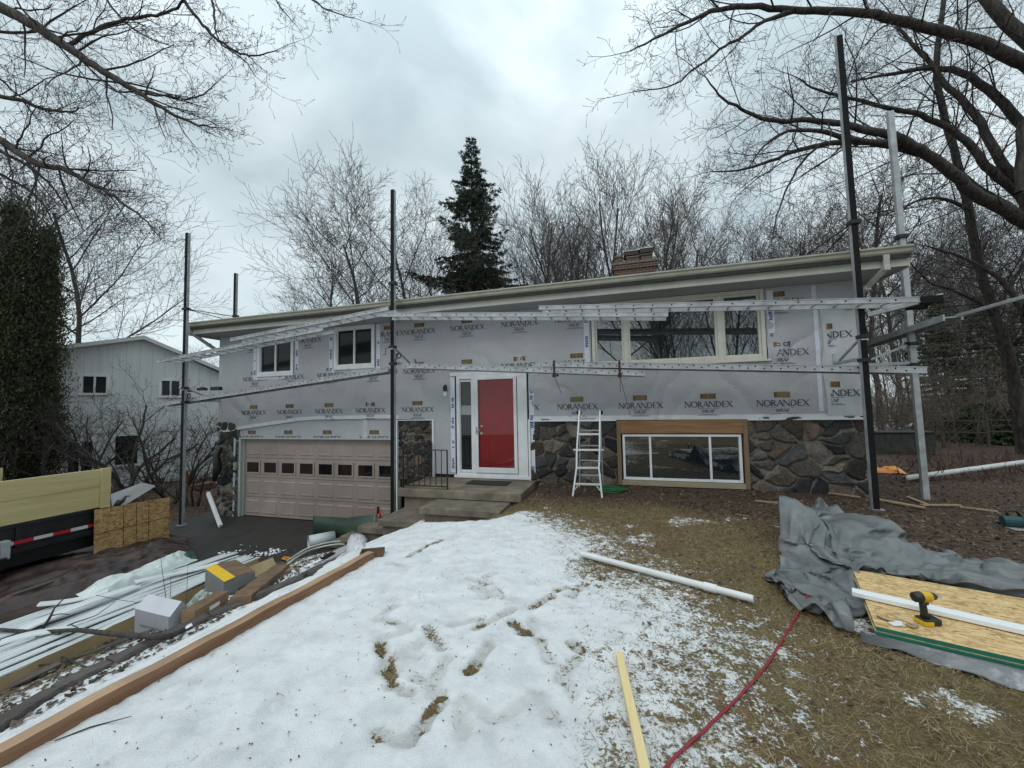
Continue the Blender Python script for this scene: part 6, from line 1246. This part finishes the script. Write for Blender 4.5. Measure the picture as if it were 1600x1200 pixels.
# shrubby multi-stem trees in front of the neighbour
shp = P_(ratio=[.6, .6, .55, .5], ang=[38, 42, 45, 45], up=.06, wig=.14, nch=[6, 4, 4, 2], start=[.25, .2, .15, .1], minr=.0042, step=.3, maxl=4, rr=.55)
for i, (px, dp_, h_, n_s, rd_, lb) in enumerate([(200, 13.4, 3.7, 5, .075, 'many-stemmed bare crab apple in front of the neighbour windows'), (265, 12.6, 3.0, 5, .05, 'bare crab apple leaning toward the left scaffold pole'), (68, 13.0, 2.7, 4, .05, 'bare shrub tree beside the tall dark evergreen'), (310, 12.4, 2.4, 4, .04, 'small bare shrub against the corner of the wrapped house'), (135, 14.4, 3.4, 4, .06, 'bare shrub tree before the neighbour lower window')]):
    p = ground_at(px, dp_); T_ = thing('bare_shrub', lb, 'shrub', p, 'bare shrub trees before the neighbour house'); a = Acc(); b_ = Acc(); rg = np.random.default_rng(60+i)
    for s in range(n_s):
        aa = rg.uniform(0, 2*PI); d = unit(np.array([math.cos(aa)*.75, math.sin(aa)*.4, 1.])); grow(a, rg, np.array(p)+np.array([.1*math.cos(aa), .1*math.sin(aa), -.1]), d, h_*rg.uniform(.7, 1.1), rd_, 0, shp, b_)
    a.mesh('trunk', M_bark, T_, p); b_.mesh('twigs', M_twig, T_, p)
# ---- conifers
def leafmat(name, c1, c2):
    return mat(name, c1, .75, scale=3, col2=c2, ramp=(.3, .7), detail=8)
M_spr = leafmat('spruce_needles', (.022, .038, .024), (.06, .085, .05)); M_arb = leafmat('arborvitae_leaves', (.022, .028, .012), (.075, .08, .03)); M_fir = leafmat('green_needles', (.03, .05, .018), (.08, .10, .035))
def tris(P0, D0, L0, W0, rg):
    """small leaf quads at P0 along D0"""
    sd = np.cross(D0, rg.normal(0, 1, D0.shape)); sd /= np.linalg.norm(sd, axis=1)[:, None]+1e-9
    V = np.stack([P0-sd*W0*.5, P0+sd*W0*.5, P0+D0*L0+sd*W0*.22, P0+D0*L0-sd*W0*.22], 1); return V.reshape(-1, 3), np.arange(len(P0)*4).reshape(-1, 4)
def spruce(label, loc, H_, R_, seed, m=M_spr, name='spruce_tree', dens=1.0, bare=.05, group=None, droop=.25, cat='tree', ls=1.0):
    rg = np.random.default_rng(seed); T_ = thing(name, label, cat, loc, group); loc = np.array(loc, float); a = Acc(); a.add(np.array([loc-[0, 0, .2], loc+[.05, 0, H_*.5], loc+[0, 0, H_*.98]]), np.array([H_*.014, H_*.009, .015]), 8); pts = []; dirs = []
    z = H_*bare; k = 0
    while z < H_*.985:
        f = z/H_; rad = R_*(1-f)**.85*rg.uniform(.75, 1.12)+.12; nb_ = int(rg.integers(4, 7)); a0 = rg.uniform(0, 6)
        for i in range(nb_):
            if rg.random() < .10: continue
            th = a0+i*2*PI/nb_+rg.normal(0, .2); ln = rad*rg.uniform(.65, 1.15); o = np.array([math.cos(th), math.sin(th), 0]); n = 9; t = np.linspace(0, 1, n); zz = z+ln*(.12*t*(1+f)-droop*t**1.6*(1-f*.9))+.10*ln*t**4
            br = loc+o*ln*t[:, None]+np.array([0, 0, 1])*zz[:, None]; a.add(br, np.linspace(.012+.012*ln, .004, n), 3)
            sd = np.array([-o[1], o[0], 0]); nt_ = int(ln*26*dens)+5; u = rg.uniform(.12, 1, nt_); q = loc+o*ln*u[:, None]+np.array([0, 0, 1])*np.interp(u, t, zz)[:, None]
            sl_ = (1-u)*ln*.45+.10; sg = rg.choice([-1, 1], nt_)
            for j in range(nt_):
                m_ = max(3, int(sl_[j]/.05)); w_ = rg.uniform(0, 1, m_); dr_ = unit(sd*sg[j]*.9+o*.55+np.array([0, 0, -.30+.3*f])); p = q[j]+dr_*sl_[j]*w_[:, None]+rg.normal(0, .02, (m_, 3)); pts.append(p); dirs.append(np.tile(dr_, (m_, 1))+rg.normal(0, .5, (m_, 3)))
        z += (.16+.16*(1-f))*H_/12*rg.uniform(.8, 1.2)*1.5
    Pq = np.concatenate(pts); Dq = np.concatenate(dirs); Dq /= np.linalg.norm(Dq, axis=1)[:, None]; V, Q_ = tris(Pq, Dq, rg.uniform(.09, .17, (len(Pq), 1))*ls, .045*ls, rg)
    a.mesh('trunk', M_bark, T_, loc); fastmesh('crown', V, Q_, m, T_, smooth=False, loc=loc); return T_
sp = ground_at(742, 30); spruce('tall dark spruce standing behind the roof left of the chimney', sp, 24.6, 7.0, 3, dens=.85, bare=.25, ls=1.45)
for i, (px, d, h_, r_, lb) in enumerate([(1480, 22, 7.6, 2.8, 'drooping grey-green conifer right of the grey pole'), (1545, 24, 8.2, 3.1, 'drooping conifer in the middle of the wood at right'), (1610, 20, 7.0, 2.8, 'drooping conifer at the right edge')]):
    spruce(lb, ground_at(px, d), h_, r_, 30+i, mat('dull_needles', (.055, .056, .038), .8, scale=3, col2=(.12, .108, .072)) if i == 0 else MATS['dull_needles'], dens=.55, group='drooping conifers in the wood', droop=.5, name='drooping_conifer')
for i, (px, d, h_, r_, lb) in enumerate([(1530, 17, 1.6, 1.5, 'low green evergreen bush behind the white pole'), (1610, 15.5, 1.7, 1.2, 'low green evergreen bush cut by the right edge')]):
    spruce(lb, ground_at(px, d), h_, r_, 50+i, M_fir, dens=2.2, bare=.03, group='low evergreen bushes', droop=.1, name='evergreen_bush', cat='bush')
def column(loc, H_, R_, seed, label, n=46000):
    rg = np.random.default_rng(seed); T_ = thing('arborvitae', label, 'tree', loc, 'tall dark evergreens at the left edge'); loc = np.array(loc, float); a = Acc(); a.add(np.array([loc-[0, 0, .2], loc+[0, 0, H_*.9]]), np.array([.12, .03]), 7)
    nc = 150; zc = rg.uniform(.04, 1, nc)**.9; rc = R_*np.minimum(1, (1-zc)*1.7+.2)*(1+.5*(zc < .3))*rg.uniform(.45, 1.05, nc); th = rg.uniform(0, 2*PI, nc); C_ = loc+np.stack([rc*np.cos(th), rc*np.sin(th), zc*H_], -1)
    idx = rg.integers(0, nc, n); csz = rg.uniform(.5, 1.9, nc)[idx][:, None]; cl = rg.normal(0, 1, (n, 3))*csz*np.array([.14, .14, .28]); P0 = C_[idx]+cl; D0 = np.stack([np.cos(th[idx])*.35, np.sin(th[idx])*.35, np.ones(n)*.9], -1)+rg.normal(0, .45, (n, 3)); D0 /= np.linalg.norm(D0, axis=1)[:, None]
    V, Q_ = tris(P0, D0, rg.uniform(.06, .13, (n, 1)), .036, rg); P0[:, 2] = np.maximum(P0[:, 2], .05); a.mesh('trunk', M_bark, T_, loc); fastmesh('crown', V, Q_, M_arb, T_, smooth=False, loc=loc)
column(ground_at(60, 14.0), 9.7, .36, 1, 'tall dark columnar evergreen nearest the neighbouring house'); column(ground_at(8, 13.2), 10.3, .52, 2, 'tall dark columnar evergreen cut by the left edge'); column(ground_at(-50, 12.8), 10.2, 1.0, 3, 'tall dark evergreen mostly outside the left edge')
# trees behind the evergreens at left
place(tB, 110, 24, 'bare tree crown showing behind the dark evergreens', 1.0, .5, 'bare trees at far left'); place(tA, 30, 28, 'bare tree behind the evergreens at the left edge', 1.25, 2.5, 'bare trees at far left'); place(tC, 180, 48, 'faint distant bare crown over the neighbour roof', .62, 2.5, 'bare trees at far left'); place(tB, 300, 40, 'faint distant bare crown between the neighbour roof and the left pole', .5, 1.5, 'bare trees at far left')
# brush thicket in the wood (uncountable)
def thicket(name, label, boxes, n, hmin, hmax, seed, m, cat='brush'):
    rg = np.random.default_rng(seed); a = Acc()
    for i in range(n):
        px, d = rg.uniform(*boxes[0]), rg.uniform(*boxes[1]); p = np.array(ground_at(px, d)); h_ = rg.uniform(hmin, hmax); dr_ = unit(np.array([rg.normal(0, .35), rg.normal(0, .35), 1.])); k = 5; pts = [p]
        for j in range(k-1): dr_ = unit(dr_+rg.normal(0, .16, 3)); pts.append(pts[-1]+dr_*h_/(k-1))
        a.add(np.array(pts), np.linspace(.014, .005, k), 3)
        for c_ in range(4):
            q = pts[rg.integers(1, k)]; d2_ = unit(dr_+rg.normal(0, .6, 3)); a.add(np.array([q, q+d2_*h_*.22, q+unit(d2_+rg.normal(0, .3, 3))*h_*.42]), np.array([.008, .006, .004]), 3)
    o = a.mesh(name, m); tag(o, label, cat, kind='stuff'); return o
thicket('brush', 'brown leafless undergrowth filling the wood at right', ((1330, 1720), (15, 40)), 1500, 1.2, 3.6, 4, mat('brush_bark', (.10, .078, .062), .9, scale=1, col2=(.17, .13, .10)))
thicket('red_twigs', 'reddish fallen twigs and stems on the mulch at right', ((1390, 1660), (8.2, 12)), 160, .12, .45, 6, mat('red_stems', (.085, .045, .04), .8, scale=2))
thicket('left_brush', 'leafless undergrowth beyond the driveway at left', ((150, 345), (13, 24)), 70, .4, 1.2, 14, M_twig)
# hidden reflections: trees across the street, behind the photographer
for i, (x, y, s, r_) in enumerate([(10, -25, 1.0, .3), (12.6, -20, .8, 1.6), (14.6, -24, .9, 2.2), (17.4, -20, .8, 4.0), (20.5, -23, .9, 5.0)]):
    T_ = copy_tree((tB, tD, tC, tD, tC)[i]); T_.location = (x, y, .8); T_.rotation_euler = (0, 0, r_); T_.scale = (s, s, s); T_['label'] = ['bare tree across the street reflected at the left', 'bare tree across the street, second from the left', 'middle bare tree across the street', 'bare tree across the street, second from the right', 'bare tree across the street reflected at the right'][i]; T_['group'] = 'bare trees across the street'
# fence and bin beyond the right yard
FN = thing('wire_fence', 'low weathered rail fence crossing the wood behind the scaffold', 'fence', ground_at(1400, 15)); m = MB(); fp = [np.array(ground_at(px, 15)) for px in (1335, 1400, 1470, 1540, 1620)]
for p in fp: MB().bar(p, p+np.array([0, 0, 1.25]), .07, .07, up=(0, 1, 0)).build('post', M_tie, FN)
for z in (.55, 1.0):
    for a, c in zip(fp[:-1], fp[1:]): MB().bar(a+np.array([0, 0, z+.06]), c+np.array([0, 0, z]), .03, .05).build('rail', M_tie, FN)
BN = thing('dark_bin', 'dark covered compost box behind the orange bag', 'bin', ground_at(1400, 13.5)); q = np.array(ground_at(1398, 13.5))
m = MB(); m.obox(q+np.array([0, 0, .35]), _r*1.1, np.array([.2, .9, 0])*.5, (0, 0, .35)); m.build('box_body', mat('dark_boards', (.035, .036, .034), .9, scale=6, var=.3), BN, bevel=.02)
MB().obox(q+np.array([0, 0, .73]), _r*1.16, np.array([.2, .9, 0])*.55, (0, 0, .02)).build('lid', MATS['dark_boards'], BN, bevel=.01)
# potted things and planters at far left yard
for i, (px, py, r_, h_, m_, lb) in enumerate([(250, 749, .16, .22, flat('terracotta', (.24, .08, .04), .8), 'terracotta pot by the neighbour wall, left of the scaffold pole'), (318, 748, .15, .18, MATS['terracotta'], 'terracotta pot right of the left scaffold pole'), (330, 753, .2, .1, M_white, 'small white tub by the stone corner')]):
    p = on(px, py+6); tag(MB().tube([p, p+np.array([0, 0, h_*.8]), p+np.array([0, 0, h_])], [r_*.7, r_, r_*1.1], 14).build('plant_pot', m_, None, smooth=False), lb, 'pot', 'pots in the left yard')
p = on(322, 772); tag(MB().bar(on(296, 768)+np.array([0, 0, .12]), on(335, 762)+np.array([0, 0, .14]), .35, .22).build('planter_box', M_cardd, None, bevel=.01), 'brown wooden planter box behind the left scaffold pole', 'planter')
p = on(290, 790); tag(MB().bar(p+np.array([0, 0, 0]), p+np.array([0, 0, 1.1]), .10, .06, up=(0, 1, 0)).build('cedar_post', M_cedar, None), 'short orange-brown cedar board upright behind the left scaffold pole', 'board')
# ================================================================== GRASS, LEAVES, LITTER
rg = np.random.default_rng(99)
n = 260000; gx0 = rg.uniform(7.0, 15.5, n); gy0 = rg.uniform(-7.9, -1.2, n)
dist = np.hypot(gx0-CAM[0], gy0-CAM[1]); keep = rg.random(n) < np.clip(2.6/dist, .15, 1); gx0, gy0 = gx0[keep], gy0[keep]
ix = np.clip(np.searchsorted(gx, gx0)-1, 0, nx_-2); iy = np.clip(np.searchsorted(gy, gy0)-1, 0, ny_-2); cv = sm[ix, iy]; mu = mul[ix, iy]
keep = rg.random(len(gx0)) < np.clip(1.05-cv*1.25, .004, 1)*np.clip(1.15-mu, 0, 1); gx0, gy0, ix, iy = gx0[keep], gy0[keep], ix[keep], iy[keep]
n = len(gx0); z0 = GZ[ix, iy]; th = rg.uniform(0, 2*PI, n)+.8*np.sin(gx0*3); el = rg.uniform(.1, .75, n)
D0 = np.stack([np.cos(th)*np.cos(el), np.sin(th)*np.cos(el), np.sin(el)], -1); L0 = rg.uniform(.018, .055, (n, 1)); V, Q_ = tris(np.stack([gx0, gy0, z0+.001], -1), D0, L0, .0035, rg)
M_grs = mat('dead_grass', (.17, .12, .055), .85, scale=2.2, col2=(.36, .28, .15), detail=9, ramp=(.3, .7))
N_ = M_grs.node_tree.nodes
tag(fastmesh('grass', V, Q_, M_grs, None, smooth=False), 'short matted olive-brown winter grass', 'grass', kind='stuff')
# leaf litter on the mulch
def litter(name, label, n, xr, yr, size, m, seed, dens=None, cat='leaves'):
    rg = np.random.default_rng(seed); x = rg.uniform(*xr, n); y = rg.uniform(*yr, n); ix = np.clip(np.searchsorted(gx, x)-1, 0, nx_-2); iy = np.clip(np.searchsorted(gy, y)-1, 0, ny_-2)
    k = rg.random(n) < dens(x, y, sm[ix, iy], mul[ix, iy]); x, y, ix, iy = x[k], y[k], ix[k], iy[k]; n = len(x); z = np.maximum(GZ[ix, iy], GZ[ix+1, iy+1])+.006; th = rg.uniform(0, 2*PI, n); s = rg.uniform(.5, 1.2, n)[:, None]*size
    a = np.stack([np.cos(th), np.sin(th), rg.normal(0, .3, n)], -1)*s; b_ = np.stack([-np.sin(th), np.cos(th), rg.normal(0, .35, n)], -1)*s*.6; c = np.stack([x, y, z+s[:, 0]*.2], -1)
    V = np.stack([c-a, c-b_, c+a, c+b_], 1).reshape(-1, 3); tag(fastmesh(name, V, np.arange(n*4).reshape(-1, 4), m, None, smooth=False), label, cat, kind='stuff')
litter('leaf_litter', 'brown leaves and bark chips over the mulch', 26000, (7.5, 20), (-4.5, 6), .028, mat('dead_leaf', (.05, .03, .018), .85, scale=9, col2=(.20, .135, .08), detail=3, ramp=(.4, .68)), 3, lambda x, y, s, m: np.clip(m-.15, 0, 1)*np.where((x > 8.3) & (x < 14.4) & (y > -.05), 0, 1)*np.where((x < 8.5) & (y > -2.0), 0, 1))
litter('bank_litter', 'dark leaves and chips between the timbers and the cartons', 2600, (4.7, 6.2), (-7.5, -2.9), .03, mat('wet_leaf', (.03, .02, .014), .7, scale=9, col2=(.14, .10, .07), detail=3, ramp=(.4, .68)), 5, lambda x, y, s, m: .9)
litter('snow_debris', 'tiny dark specks of bark and leaf on the snow', 1500, (6.8, 11.5), (-7.6, -2.3), .007, M_bark, 8, lambda x, y, s, m: np.clip(s, 0, 1)*.8)
litter('left_litter', 'leaves and chips in the yard left of the driveway', 5000, (-12, -1.5), (-2, 9), .05, MATS['dead_leaf'], 13, lambda x, y, s, m: .9)
litter('lawn_leaves', 'scattered brown leaves and thatch on the lawn', 5200, (8.5, 15), (-7.6, -1.6), .020, MATS['dead_leaf'], 23, lambda x, y, s, m: np.clip(1-s*1.4, 0, 1)*.8)
q_ = Zp(395, 864, 0)
litter('snow_crumbs', 'small crumbs of old snow on the asphalt behind the siding cartons', 420, (q_[0]-.7, q_[0]+.8), (q_[1]-.25, q_[1]+.3), .03, M_snow, 41, lambda x, y, s, m: np.clip(2*vnoise(x*4, y*6, 3)-.6, 0, 1), cat='snow')
